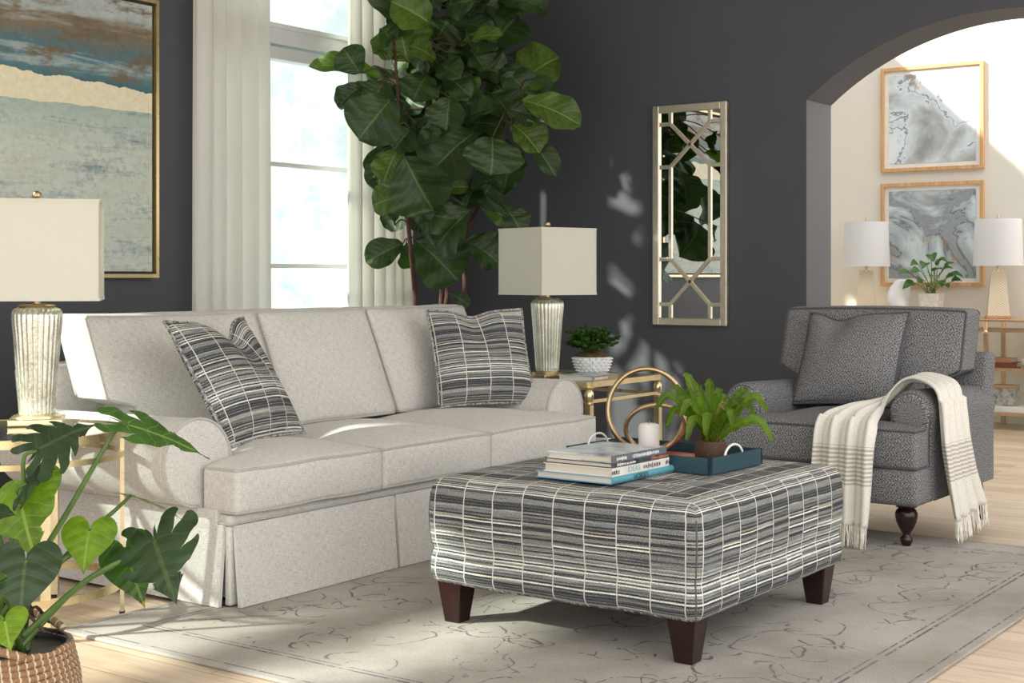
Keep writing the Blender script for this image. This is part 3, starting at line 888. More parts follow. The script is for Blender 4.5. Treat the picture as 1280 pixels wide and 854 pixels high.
# ================================================================== throw blanket over the arm
def throw():
    root = thing('throw_blanket', 'cream wool throw with beige stripes and fringe draped over the armchair arm', 'blanket', (5.3, 1.9, .6))
    # two edge lines, from the front fringe over seat and arm to the outer fringe
    A = cat([(4.935, 2.165, .10), (4.940, 2.160, .22), (4.945, 2.15, .36), (4.962, 2.145, .445), (5.02, 2.135, .478), (5.14, 2.10, .500), (5.30, 2.04, .515), (5.40, 1.985, .54), (5.42, 1.93, .598), (5.42, 1.865, .600), (5.40, 1.79, .575), (5.375, 1.768, .50), (5.375, 1.750, .40), (5.42, 1.735, .26), (5.50, 1.72, .13)], 8)
    B = cat([(4.935, 1.945, .09), (4.935, 1.935, .22), (4.940, 1.93, .36), (4.958, 1.925, .435), (5.00, 1.935, .465), (5.08, 1.955, .480), (5.15, 1.972, .492), (5.20, 1.965, .535), (5.215, 1.92, .590), (5.20, 1.862, .598), (5.155, 1.79, .570), (5.13, 1.765, .50), (5.12, 1.752, .40), (5.125, 1.735, .26), (5.155, 1.72, .10)], 8)
    m = len(A) - 1; nv = 44
    arc = [0]
    for i in range(m): arc.append(arc[-1] + ((A[i + 1] + B[i + 1]) / 2 - (A[i] + B[i]) / 2).length)
    Lt = arc[-1]
    def pt(u, v):
        i = min(m, int(round(u * m))); a, b = A[i], B[i]
        w = b - a; t = (A[min(m, i + 1)] + B[min(m, i + 1)] - A[max(0, i - 1)] - B[max(0, i - 1)]).normalized()
        n = w.cross(t).normalized()
        if n.z < 0 and .15 < u < .7: n = -n
        if u <= .15 and n.x > 0: n = -n
        if u >= .7 and n.y > 0: n = -n
        f = .020 * (.5 + .5 * sin(v * 2 * pi * 3.3 + 1.2 + 1.1 * sin(u * 5))) + .006 * sin(v * 2 * pi * 6.5 + u * 9)
        f *= (.75 + .6 * (u < .25) + .6 * (u > .75))
        sag = .0
        return a + w * v + n * (f + .004) + n * .002 * noise.noise(V((u * 20, v * 9, 1)))
    g = G()
    vs = [pt(i / m, j / nv) for i in range(m + 1) for j in range(nv + 1)]
    fs = []; uv = []
    for i in range(m):
        for j in range(nv):
            fs.append((i * (nv + 1) + j, (i + 1) * (nv + 1) + j, (i + 1) * (nv + 1) + j + 1, i * (nv + 1) + j + 1))
            uv.append([(j / nv * .26, arc[i]), (j / nv * .26, arc[i + 1]), ((j + 1) / nv * .26, arc[i + 1]), ((j + 1) / nv * .26, arc[i])])
    g.add(vs, fs, uv)
    M = N('cream_wool', .95); uvn = M.uv(); s = M.sep(uvn)
    e = M.m_('MINIMUM', s[1], M.m_('SUBTRACT', Lt, s[1]))
    e = M.m_('ADD', e, M.m_('MULTIPLY', M.m_('SUBTRACT', M.noise(uvn, 40.0, 2), .5), .004))
    inb = M.m_('MULTIPLY', M.m_('GREATER_THAN', e, .145), M.m_('LESS_THAN', e, .285))
    st = M.ramp(M.m_('ABSOLUTE', M.m_('SUBTRACT', M.m_('FRACT', M.m_('DIVIDE', e, .0155)), .5)), [(.16, g3(1)), (.34, g3(0))])
    f = M.m_('MULTIPLY', M.m_('MULTIPLY', inb, st), .75)
    n1 = M.noise(M.com(M.m_('MULTIPLY', s[0], 500.0), M.m_('MULTIPLY', s[1], 120.0), 0.0), 1, 3)
    c = M.ramp(n1, [(.3, (.70, .67, .59)), (.7, (.86, .84, .77))])
    c = M.mix(f, c, (.36, .32, .27)); M.col(c).bump(n1, .6, .003)
    M.b.inputs['Sheen Weight'].default_value = .4; M.b.inputs['Specular IOR Level'].default_value = .1
    g.build('woven_cloth', M.m, root, smooth=True, angle=180, solid=.007)
    FR = m_plain('wool_fringe', (.83, .80, .72), .95, var=.1, scale=60)
    r = random.Random(3)
    for u, sgn in ((0, 1), (1, 1)):
        g = G()
        for k in range(90):
            v = (k + r.random() * .6) / 90; p = pt(u, min(1, v))
            out = V((0, -.02, 0)) if u else V((-.01, 0, 0))
            ln = r.uniform(.068, .085)
            P = [p + V((0, 0, .01))]; dx = r.uniform(-.010, .010); dy = r.uniform(-.006, .006)
            for i in range(1, 6):
                t = i / 5; P.append(p + V((dx * t + .0012 * sin(i * 2 + k), dy * t + .0012 * cos(i * 3 + k), -ln * t)) + out * t * .4)
            P = [V((q.x, q.y, max(.014, q.z))) for q in P]
            g.tube(P, [.0022, .0020, .0021, .0017, .0015, .0008], 5)
        g.build('fringe', FR, root)
throw()

# ================================================================== end table (gold, glass top) beside the sofa
et = thing('end_table', 'rectangular brass end table with glass top and turned posts', 'side table', (5.445, 3.58, 0))
ex0, ex1, ey0, ey1, TZ = 5.15, 5.74, 3.28, 3.88, .545
g = G()
for (a, b) in (((ex0, ey0), (ex1, ey0)), ((ex0, ey1), (ex1, ey1)), ((ex0, ey0), (ex0, ey1)), ((ex1, ey0), (ex1, ey1))):
    g.bar((a[0], a[1], TZ - .012), (b[0], b[1], TZ - .012), .034, .024)
g.build('top_frame', BRASS_P, et, smooth=False)
g = G(); g.box((ex0 + .015, ey0 + .015, TZ - .006), (ex1 - .015, ey1 - .015, TZ)); g.build('glass_top', GLASS, et)
g = G()
for (a, b) in (((ex0, ey0), (ex1, ey0)), ((ex0, ey1), (ex1, ey1)), ((ex0, ey0), (ex0, ey1)), ((ex1, ey0), (ex1, ey1))):
    g.bar((a[0], a[1], TZ - .085), (b[0], b[1], TZ - .085), .016, .014)
g.build('stretcher', BRASS_P, et, smooth=False)
g = G()
for (a, b) in (((ex0, ey0), (ex1, ey0)), ((ex0, ey1), (ex1, ey1)), ((ex0, ey0), (ex0, ey1)), ((ex1, ey0), (ex1, ey1))):
    g.bar((a[0], a[1], .13), (b[0], b[1], .13), .022, .02)
o = g.build('shelf_frame', BRASS_P, et, smooth=False)
g = G(); g.box((ex0 + .01, ey0 + .01, .134), (ex1 - .01, ey1 - .01, .140)); g.build('glass_shelf', GLASS, o)
for x in (ex0, ex1):
    for y in (ey0, ey1):
        zb = .0098 if (x < RX1 and y < RY1) else 0
        g = G(); g.bar((x, y, 0.012 + zb), (x, y, TZ - .10), .028)
        g.lathe([(.018, TZ - .10), (.021, TZ - .095), (.012, TZ - .088), (.018, TZ - .078), (.021, TZ - .062), (.019, TZ - .045), (.012, TZ - .036), (.017, TZ - .03), (.020, TZ - .024)], 20, c=(x, y, 0))
        g.lathe([(.010, 0), (.013, .004), (.013, .014)], 14, c=(x, y, zb))
        g.build('leg', BRASS_P, et, angle=35)

# ================================================================== round side table
rt = thing('round_side_table', 'round brass side table with glass top beside the sofa arm', 'side table', (2.515, 3.565, 0))
RC = V((2.515, 3.565, 0)); RR = .30; RT = .556
def ring(g, R, z, w, hgt, n=56):
    prof = [(R - w / 2, z - hgt / 2), (R + w / 2, z - hgt / 2), (R + w / 2, z + hgt / 2), (R - w / 2, z + hgt / 2), (R - w / 2, z - hgt / 2)]
    g.lathe(prof, n, c=RC, caps=False)
g = G(); ring(g, RR, RT - .012, .018, .024); g.build('top_ring', BRASS, rt)
g = G(); g.lathe([(0.001, RT - .008), (RR - .008, RT - .008), (RR - .008, RT - .001), (.001, RT - .001)], 56, c=RC, caps=False); g.build('glass_top', m_glass('tinted_glass', (.86, .90, .88), .9), rt)
g = G(); ring(g, RR - .006, RT - .075, .014, .016); g.build('middle_ring', BRASS, rt)
g = G(); ring(g, RR - .006, .105, .014, .022); g.build('bottom_ring', BRASS, rt)
for k in range(5):
    a = radians(33 + 72 * k)
    x = RC.x + (RR - .006) * cos(a); y = RC.y + (RR - .006) * sin(a); t = V((-sin(a), cos(a), 0))
    g = G(); g.bar((x, y, .012), (x, y, RT - .02), .027, .012, up=tuple(V((cos(a), sin(a), 0))))
    o = g.build('leg', BRASS_P, rt, smooth=False)
    g = G(); g.lathe([(.008, 0), (.009, .012)], 12, c=(x, y, 0)); g.build('foot', BLACK, o)

# ================================================================== mercury glass lamps
def mercury():
    M = N('mercury_glass', .12, .55); o = M.obj(); s = M.sep(o)
    n = M.noise(o, 170.0, 3, .7); n2 = M.noise(o, 14.0, 3)
    v = M.m_('ADD', M.m_('MULTIPLY', n, .7), M.m_('MULTIPLY', n2, .3))
    M.col(M.ramp(v, [(.36, (.30, .27, .17)), (.47, (.62, .62, .50)), (.58, (.82, .84, .76))]))
    M.set(M.b.inputs['Roughness'], M.ramp(n, [(.4, g3(.35)), (.6, g3(.08))]))
    M.set(M.b.inputs['Metallic'], M.ramp(n, [(.4, g3(.75)), (.6, g3(.45))]))
    M.b.inputs['Coat Weight'].default_value = 1.0; M.b.inputs['Coat Roughness'].default_value = .03
    M.bump(n, .35, .001); return M.m
MERC = mercury()
def mlamp(loc, rz, side, label):
    t = thing('table_lamp', label, 'lamp', loc, rz, 'mercury glass table lamps')
    W = dict(world=False)
    g = G(); g.box((-.078, -.078, 0), (.078, .078, .020), b=.004); g.lathe([(.07, .02), (.07, .026), (.058, .030)], 32); g.build('base', BRONZE if side < .35 else BRASS_P, t, **W)
    g = G()
    pr = [(.050, .030), (.053, .036), (.0535, .05), (.057, .10), (.063, .18), (.069, .26), (.0735, .305), (.0745, .325), (.073, .336), (.067, .345), (.055, .350), (.03, .351)]
    g.lathe(pr, 144, flute=24, fa=.05); g.build('glass_body', MERC, t, angle=60, **W)
    g = G(); g.lathe([(.052, .350), (.054, .354), (.050, .358), (.012, .360), (.011, .40), (.014, .404), (.014, .415), (.006, .42), (.006, .60)], 28); g.build('neck', BRONZE, t, **W)
    a = side / 2; z0, z1 = .372, .372 + .292
    g = G(); th = .003
    for k in range(4):
        R = Matrix.Rotation(pi / 2 * k, 4, 'Z')
        g.box((-a, a - th, z0), (a, a, z1), M=R)
    sh = g.build('shade', SHADE, t, smooth=False, **W)
    for z in (z0, z1 - .004):
        g = G()
        for k in range(4):
            R = Matrix.Rotation(pi / 2 * k, 4, 'Z'); g.box((-a - .001, a - th - .001, z - .001), (a + .001, a + .0015, z + .007), M=R)
        g.build('trim', SHADE, sh, smooth=False, **W)
    g = G()
    for k in range(4):
        an = pi / 4 + pi / 2 * k; g.tube([(0, 0, z1 - .01), (a * 1.38 * cos(an), a * 1.38 * sin(an), z1 - .01)], .0018, 6)
    g.lathe([(.012, z1 - .014), (.012, z1 - .006)], 12); g.build('spider', BRONZE, t, **W)
    g = G(); g.lathe([(.006, z1 - .01), (.006, z1 + .006), (.012, z1 + .010), (.0155, z1 + .020), (.012, z1 + .030), (.003, z1 + .035)], 20); g.build('finial', BRONZE, t, **W)
    return t
AD = atan2(DY, DX)      # bearing of the view axis
def rot_for(alpha):     # a square corner alpha degrees to the left of the line towards the camera
    return AD + pi - radians(alpha) - pi / 4
mlamp((5.265, 3.575, TZ), rot_for(8), .312, 'fluted mercury glass lamp with square shade on the rectangular brass table')
mlamp((2.641, 3.645, RT), rot_for(31), .375, 'fluted mercury glass lamp with square shade on the round side table')

# ================================================================== books
PAPER = N('book_pages', .9); _s = PAPER.sep(PAPER.obj())
_n = PAPER.noise(PAPER.com(PAPER.m_('MULTIPLY', _s[0], 3.0), PAPER.m_('MULTIPLY', _s[1], 3.0), PAPER.m_('MULTIPLY', _s[2], 1500.0)), 1, 2)
PAPER.col(PAPER.ramp(_n, [(.3, (.50, .46, .37)), (.7, (.76, .72, .62))])); PAPER = PAPER.m
def text_mesh(s, size, name, mat, parent, M, xs=1.0):
    cu = bpy.data.curves.new('lettering_curve', 'FONT'); cu.body = s; cu.size = size; cu.extrude = .0002
    cu.align_x = 'CENTER'; cu.align_y = 'CENTER'
    tmp = bpy.data.objects.new('lettering_tmp', cu); C.objects.link(tmp)
    bpy.context.view_layer.update()
    me = bpy.data.meshes.new_from_object(tmp.evaluated_get(bpy.context.evaluated_depsgraph_get()))
    bpy.data.objects.remove(tmp); bpy.data.curves.remove(cu)
    me.name = name; me.transform(M @ Matrix.Diagonal((xs, 1, 1, 1))); me.materials.clear(); me.materials.append(mat)
    o = bpy.data.objects.new(name, me); C.objects.link(o); o.parent = parent
    MW[o.name] = MW[parent.name].copy(); return o
def book(label, loc, rz, w, d, h, cover, spine, group, title=None, tcol=None, tsize=None, over=.004, marks=None, cat_='book', rounded=False):
    "w along the spine (local x), spine on the -y face"
    t = thing('book', label, cat_, loc, rz, group); W = dict(world=False)
    b = .0028
    g = G(); g.box((-w / 2, -d / 2, 0), (w / 2, d / 2, b)); g.box((-w / 2, -d / 2, h - b), (w / 2, d / 2, h))
    g.build('cover', cover, t, smooth=False, **W)
    g = G()
    if rounded:
        P = [(-d / 2, 0), (-d / 2, h)] + [(-d / 2 - .006 * sin(pi * k / 8), h - h * k / 8) for k in range(1, 8)]
        g.extrude(P, [(-w / 2, 0), (w / 2, 0)], lambda y, z, x: V((x, y, z)))
    else: g.box((-w / 2, -d / 2 - .002, 0), (w / 2, -d / 2 + .002, h))
    sp = g.build('spine', spine, t, smooth=rounded, **W)
    g = G(); g.box((-w / 2 + over, -d / 2 + .003, b), (w / 2 - over, d / 2 - over, h - b)); g.build('page_block', PAPER, t, smooth=False, **W)
    yy = -d / 2 - (.0066 if rounded else .0024)
    B = Matrix(((1, 0, 0, 0), (0, 0, -1, yy), (0, 1, 0, h / 2), (0, 0, 0, 1)))
    if title: text_mesh(title, tsize or h * .8, 'lettering', tcol, sp, B @ Matrix.Translation((title_off.get(title, 0), 0, 0)), 1.15)
    if marks:
        r = random.Random(len(label))
        PM = [m_plain('print_white', (.75, .75, .73), .7), m_plain('print_dark', (.02, .025, .04), .7), m_plain('print_orange', (.55, .18, .06), .6)]
        for (x0, x1, m_) in marks:
            x = x0; g = G()
            while x < x1:
                ww = r.uniform(.002, .006); hh = h * r.uniform(.18, .32)
                g.box((x, yy + .0001, h / 2 - hh), (x + ww, yy + .0008, h / 2 + hh * r.uniform(.5, 1))); x += ww + r.uniform(.0015, .004)
            g.build('spine_print', PM[m_], sp, smooth=False, **W)
    return t
title_off = {'HORSES': -.03, 'IDEAS': -.04}
def cover_mat(name, stops, scale=14.0, rough=.3, stretch=1.0):
    M = N(name, rough); s = M.sep(M.obj())
    n = M.noise(M.com(s[0], M.m_('MULTIPLY', s[1], stretch), s[2]), scale, 3, .6, .6)
    M.col(M.ramp(n, stops)); return M.m
TEAL = m_plain('teal_book_cloth', (.10, .33, .40), .45); BLUEC = m_plain('blue_book_cloth', (.14, .34, .55), .45)
CREAMB = cover_mat('cream_book_jacket', [(.3, (.60, .60, .55)), (.6, (.74, .73, .68))])
DARKB = cover_mat('dark_photo_jacket', [(.35, (.02, .02, .03)), (.6, (.07, .07, .09)), (.72, (.35, .12, .05))], 22)
GREYB = m_plain('grey_jacket', (.13, .15, .17), .4)
PHOTO = cover_mat('pale_photo_jacket', [(.30, (.22, .27, .30)), (.42, (.42, .48, .52)), (.55, (.62, .67, .70)), (.66, (.70, .74, .76)), (.74, (.40, .22, .14))], 11)
NAVY = m_plain('print_navy', (.02, .05, .08), .6); WHT = m_plain('print_pale', (.78, .78, .76), .6)
bz = .4380
th = -.02
def bc_(w, d): return (3.266 + w / 2, 2.004 + d / 2)
book('teal and blue hardcover titled HORSES, bottom of the stack on the ottoman', (*bc_(.345, .25), bz), th, .345, .25, .020, BLUEC, TEAL, 'books stacked on the ottoman', 'HORSES', NAVY, .019, rounded=True, marks=[(.15, .168, 1)])
book('thick cream hardcover titled IDEAS, second from the bottom of the ottoman stack', (*bc_(.30, .225), bz + .020), th, .30, .225, .024, CREAMB, CREAMB, 'books stacked on the ottoman', 'IDEAS', m_plain('print_aqua', (.25, .42, .42), .6), .021, marks=[(-.152, -.115, 1), (.01, .10, 1), (.13, .15, 1)])
book('thin black hardcover with orange spine end, third book up on the ottoman', (*bc_(.29, .22), bz + .044), th, .29, .22, .014, DARKB, DARKB, 'books stacked on the ottoman', marks=[(-.12, -.03, 0), (.07, .145, 2)])
book('hardcover with pale photo cover and grey spine, topmost on the ottoman stack', (*bc_(.285, .213), bz + .058), th, .285, .213, .018, PHOTO, GREYB, 'books stacked on the ottoman', marks=[(-.12, -.07, 0), (-.04, .10, 0)])
book('small pale blue book lying on the rectangular brass table', (5.285, 3.372, TZ), radians(4), .23, .17, .022, cover_mat('blue_grey_jacket', [(.3, (.10, .22, .28)), (.6, (.55, .62, .64))], 9), m_plain('brown_spine', (.28, .22, .15), .5), 'book on the end table', marks=[(-.10, .02, 0)])

# ================================================================== tray and what stands on it
tx, ty, tz0 = 3.745, 2.12, .4385
tray = thing('serving_tray', 'teal rectangular serving tray with white handles on the ottoman', 'tray', (tx, ty, tz0), radians(-2)); W = dict(world=False)
TRAYM = m_plain('teal_shagreen', (.024, .066, .088), .4, var=.25, scale=260, bump=.2)
g = G(); g.box((-.15, -.245, 0), (.15, .245, .008)); g.build('tray_bottom', m_plain('tray_inside', (.045, .06, .065), .3), tray, smooth=False, **W)
g = G(); H_ = .046
for a, b in (((-.155, -.25), (-.145, .25)), ((.145, -.25), (.155, .25)), ((-.155, -.25), (.155, -.24)), ((-.155, .24), (.155, .25))):
    g.box((a[0], a[1], 0), (b[0], b[1], H_))
g.build('rim', TRAYM, tray, smooth=False, **W)
for s in (-1, 1):
    g = G(); L = [V((.055 * cos(a), s * .238, H_ - .014 + .040 * sin(a))) for a in [pi * k / 16 for k in range(17)]]
    g.tube(L, .0035, 8); g.build('handle', m_plain('white_handle_enamel', (.85, .85, .85), .25), tray, **W)
tt = tz0 + .008
# magazine on the tray
mg = thing('magazine', 'glossy magazine with a red and orange cover lying in the tray', 'magazine', (3.750, 2.152, tt), .03)
g = G(); g.soft((.105, .14, .005), .003, c=(0, 0, .005), step=.03, rs=2)
g.build('page_block', PAPER, mg, **W)
g = G(); g.box((-.106, -.141, .0102), (.106, .141, .0112)); g.build('cover', cover_mat('red_magazine_cover', [(.32, (.03, .12, .14)), (.42, (.50, .10, .07)), (.56, (.66, .20, .13)), (.66, (.70, .45, .30)), (.72, (.16, .25, .16))], 9), mg, **W)
# candle
cd = thing('pillar_candle', 'white pillar candle standing in the tray beside the brass rings', 'candle', (3.735, 2.165, tt + .0113))
g = G(); g.lathe([(.026, 0), (.0315, .003), (.032, .01), (.032, .085), (.030, .092), (.024, .096), (.012, .093), (.003, .091)], 40); g.build('wax', m_plain('candle_wax', (.86, .855, .82), .4, var=.02), cd, **W)
g = G(); g.tube([(0, 0, .088), (.001, 0, .1), (.003, 0, .104)], .0011, 6); g.build('wick', m_plain('wick', (.35, .3, .22), .9), cd, **W)
# knotted ring sculpture
sc_ = thing('knot_sculpture', 'aged brass sculpture of two interlocked rings standing in the tray', 'sculpture', (3.775, 2.195, tt + .0095))
g = G()
Ru = V((DY, -DX, 0)); Rv = V((DX, DY, 0)); Z = V((0, 0, 1))
L = []
K = 120
for k in range(K):
    t = 2 * pi * k / K * 2          # two turns: a big ring then a smaller one, joined
    f = ss(.25, .75, .5 + .5 * cos(t / 2 - pi / 4))      # 1 big, 0 small
    RX = .092 + .027 * f; RZ = .072 + .054 * f
    c0 = V((0, 0, .133)) * f + (Ru * .024 + V((0, 0, .084))) * (1 - f)
    ex = (Ru + Rv * (.10 * f - .30 * (1 - f))).normalized(); ez = (Z + Rv * (.12 * f - .25 * (1 - f)) + Ru * .12 * (1 - f)).normalized()
    L.append(c0 + ex * (RX * cos(t)) + ez * (RZ * sin(t)) + Rv * (.018 * sin(t / 2)))
zmin = min(p.z for p in L)
L = [p + V((0, 0, .0095 - zmin)) for p in L]
g.tube(L, .0075, 12, closed=True)
g.build('rings', BRONZE, sc_, **W)

# ================================================================== mirror
mx = XW - .024
mir = thing('wall_mirror', 'tall narrow wall mirror in a champagne lattice frame', 'mirror', (XW - .001, 3.513, .98))
MY0, MY1, MZ0, MZ1 = 3.728, 3.297, .745, 1.885
def MP(s_, t_): return (MY0 + (MY1 - MY0) * s_, MZ1 + (MZ0 - MZ1) * t_)
g = G(); g.box((XW - .014, MY1 + .01, MZ0 + .01), (XW - .001, MY0 - .01, MZ1 - .01)); g.build('backing', BLACK, mir)
GL = N('mirror_silver', .01, 1.0, (.86, .88, .87)).m
g = G(); g.box((XW - .018, MY1 + .01, MZ0 + .01), (XW - .0142, MY0 - .01, MZ1 - .01)); g.build('mirror_glass', GL, mir, smooth=False)
g = G(); fw = .038
(yA, zA), (yB, zB) = MP(0, 0), MP(1, 1)
for y in (yA - fw / 2, yB + fw / 2): g.bar((mx + .004, y, zA), (mx + .004, y, zB), .038, .028, up=(1, 0, 0))
for z in (zA - fw / 2, zB + fw / 2): g.bar((mx + .0045, yA - fw + .003, z), (mx + .0045, yB + fw - .003, z), .0378, .0276, up=(1, 0, 0))
o = g.build('frame', CHAMP, mir, smooth=False); m = o.modifiers.new('edge', 'BEVEL'); m.width = .004; m.segments = 2
g = G(); l0, l1 = .235, .765
segs = [((l0, 0), (l0, .085)), ((l1, 0), (l1, .085)), ((0, .085), (l0, .085)), ((l1, .085), (1, .085)),
        ((l0, .085), (l1, .28)), ((l1, .085), (l0, .28)), ((0, .28), (l0, .28)), ((l1, .28), (1, .28)),
        ((l0, .28), (l0, .70)), ((l1, .28), (l1, .70)), ((0, .70), (l0, .70)), ((l1, .70), (1, .70)),
        ((l0, .70), (l1, .905)), ((l1, .70), (l0, .905)), ((0, .905), (l0, .905)), ((l1, .905), (1, .905)),
        ((l0, .905), (l0, 1)), ((l1, .905), (l1, 1))]
for a, b in segs:
    (ya, za), (yb, zb) = MP(*a), MP(*b); g.bar((mx + .004, ya, za), (mx + .004, yb, zb), .020, .012, up=(1, 0, 0))
for s_ in (l0, l1):
    for t_ in (.085, .28, .70, .905):
        y, z = MP(s_, t_); g.tube([(mx - .0025, y, z), (mx + .0095, y, z)], .0108, 14)
o = g.build('lattice', CHAMP, mir, smooth=False); m = o.modifiers.new('edge', 'BEVEL'); m.width = .0025; m.segments = 2; m.angle_limit = .6

# ================================================================== big painting on the window wall
def painting():
    M = N('abstract_seascape_paint', .45); uv = M.uv(); s = M.sep(uv); x, y = s[0], s[1]
    wv = M.m_('ADD', y, M.m_('MULTIPLY', M.m_('SUBTRACT', M.noise(uv, 3.5, 4, .6), .5), .10))
    st = M.noise(M.com(M.m_('MULTIPLY', x, 3.0), M.m_('MULTIPLY', y, 22.0), 1.0), 1, 5, .65, .5)
    sp = M.noise(M.com(M.m_('MULTIPLY', x, 40.0), M.m_('MULTIPLY', y, 40.0), 2.0), 1, 5, .7)
    up = M.ramp(M.m_('ADD', wv, M.m_('MULTIPLY', M.m_('SUBTRACT', st, .5), .22)), [(.66, (.055, .13, .155)), (.72, (.08, .19, .215)), (.755, (.33, .40, .40)), (.785, (.07, .16, .19)), (.835, (.13, .16, .14)), (.88, (.20, .145, .085)), (.93, (.36, .40, .38)), (1.0, (.50, .55, .54))])
    br = M.ramp(M.noise(M.com(M.m_('MULTIPLY', x, 4.0), M.m_('MULTIPLY', y, 11.0), 9.0), 1, 5, .7), [(.50, g3(0)), (.62, g3(1))])
    up = M.mix(M.m_('MULTIPLY', br, M.m_('GREATER_THAN', y, .70)), up, (.155, .115, .065))
    dn = M.ramp(M.m_('ADD', M.m_('MULTIPLY', st, .75), M.m_('MULTIPLY', sp, .25)), [(.33, (.18, .25, .24)), (.41, (.40, .46, .43)), (.50, (.55, .60, .53)), (.60, (.50, .54, .45)), (.70, (.60, .64, .57))])
    near = M.ramp(y, [(.45, g3(1)), (.60, (.70, .82, .84))]); dn = M.mix(1.0, dn, near, 'MULTIPLY')
    e = M.m_('MULTIPLY', M.m_('SUBTRACT', M.noise(M.com(M.m_('MULTIPLY', x, 7.0), 0.0, 4.0), 1, 3, .6), .5), .09)
    top = M.m_('ADD', M.m_('SUBTRACT', .700, M.m_('MULTIPLY', M.m_('MULTIPLY', x, x), .03)), e)
    e2 = M.m_('MULTIPLY', M.m_('SUBTRACT', M.noise(M.com(M.m_('MULTIPLY', x, 9.0), 0.0, 8.0), 1, 3, .6), .5), .03)
    bot = M.m_('ADD', .595, e2)
    c = M.mix(M.m_('GREATER_THAN', y, M.m_('ADD', bot, .03)), dn, up)
    leaf = M.m_('MULTIPLY', M.m_('GREATER_THAN', y, bot), M.m_('LESS_THAN', y, top))
    lc = M.ramp(sp, [(.35, (.74, .66, .44)), (.65, (.84, .78, .58))])
    c = M.mix(leaf, c, lc)
    c = M.mix(1.0, c, M.ramp(sp, [(.3, g3(.80)), (.5, g3(1)), (.7, g3(1.1))]), 'MULTIPLY')
    c = M.mix(leaf, c, lc)
    M.col(c).bump(sp, .2, .002); return M.m
pa = thing('abstract_painting', 'large abstract teal and grey painting with a gold leaf band in a thin gold frame', 'painting', (3.59, YW - .002, 1.6))
PX0, PX1, PZ0, PZ1 = 2.98, 4.215, 1.0, 2.215
g = G(); y = YW - .035
g.add([(PX0 + .02, y, PZ0 + .02), (PX1 - .02, y, PZ0 + .02), (PX1 - .02, y, PZ1 - .02), (PX0 + .02, y, PZ1 - .02),
       (PX0 + .02, YW - .004, PZ0 + .02), (PX1 - .02, YW - .004, PZ0 + .02), (PX1 - .02, YW - .004, PZ1 - .02), (PX0 + .02, YW - .004, PZ1 - .02)],
      [(0, 1, 2, 3), (7, 6, 5, 4), (0, 4, 5, 1), (1, 5, 6, 2), (2, 6, 7, 3), (3, 7, 4, 0)], [[(0, 0), (1, 0), (1, 1), (0, 1)]] + [[(0, 0)] * 4] * 5)
g.build('canvas', painting(), pa, smooth=False)
g = G()
q = .008
for z in (PZ0, PZ1): g.box((PX0 - q, YW - .05, z - q), (PX1 + q, YW - .002, z + q))
for x in (PX0, PX1): g.box((x - q, YW - .05, PZ0 + q), (x + q, YW - .002, PZ1 - q))
g.build('frame', m_metal('gold_frame', (.78, .63, .34), .3), pa, smooth=False)
# ================================================================== plants
def leaf_grid(g, base, tip, width, nrm, out, nu=10, nv=4, droop=.12, fold=.18, wav=.04, seed=0, mi=0, twist=0.0):
    "leaf blade from base to tip; out(u) = half width 0..1"
    base = V(base); tip = V(tip); y = tip - base; L = y.length; y.normalize()
    n = V(nrm); n = n - y * n.dot(y); n = n.normalized() if n.length > 1e-4 else y.orthogonal().normalized()
    x = y.cross(n)
    def fn(u, v):
        a = 2 * v - 1; w = width / 2 * out(u)
        lift = abs(a) * fold * w * 2 - droop * L * (u - .5) ** 2 * 4 + droop * L
        lift += wav * width * sin(u * 17 + seed + a * 2.0) * abs(a)
        return base + y * (L * u) + x * (a * w) + n * (lift - droop * L * 0)
    o = fn(0, .5) - base
    g.sheet(lambda u, v: fn(u, v) - o, nu, nv * 2, mi=mi)
def o_fiddle(u): return max(.02, (1 - abs(2 * u - 1) ** 2.3) ** .52 * (.66 + .38 * ss(.10, .70, u)))
def o_heart(u): return max(.03, sin(pi * (u * .93 + .07) ** .62) ** .8)
def o_oval(u): return max(.03, sin(pi * u) ** .7)
FIDDLE = m_leaf('fiddle_leaf_dark', (.020, .050, .009), (.075, .125, .03), 7, .30, .48, .12)
FIDDLE_L = m_leaf('fiddle_leaf_pale', (.075, .135, .016), (.19, .27, .07), 7, .30, .42, .30)  # lighter green for part of the leaves
BARK = m_plain('reddish_bark', (.075, .028, .020), .8, var=.35, scale=40, bump=.5)
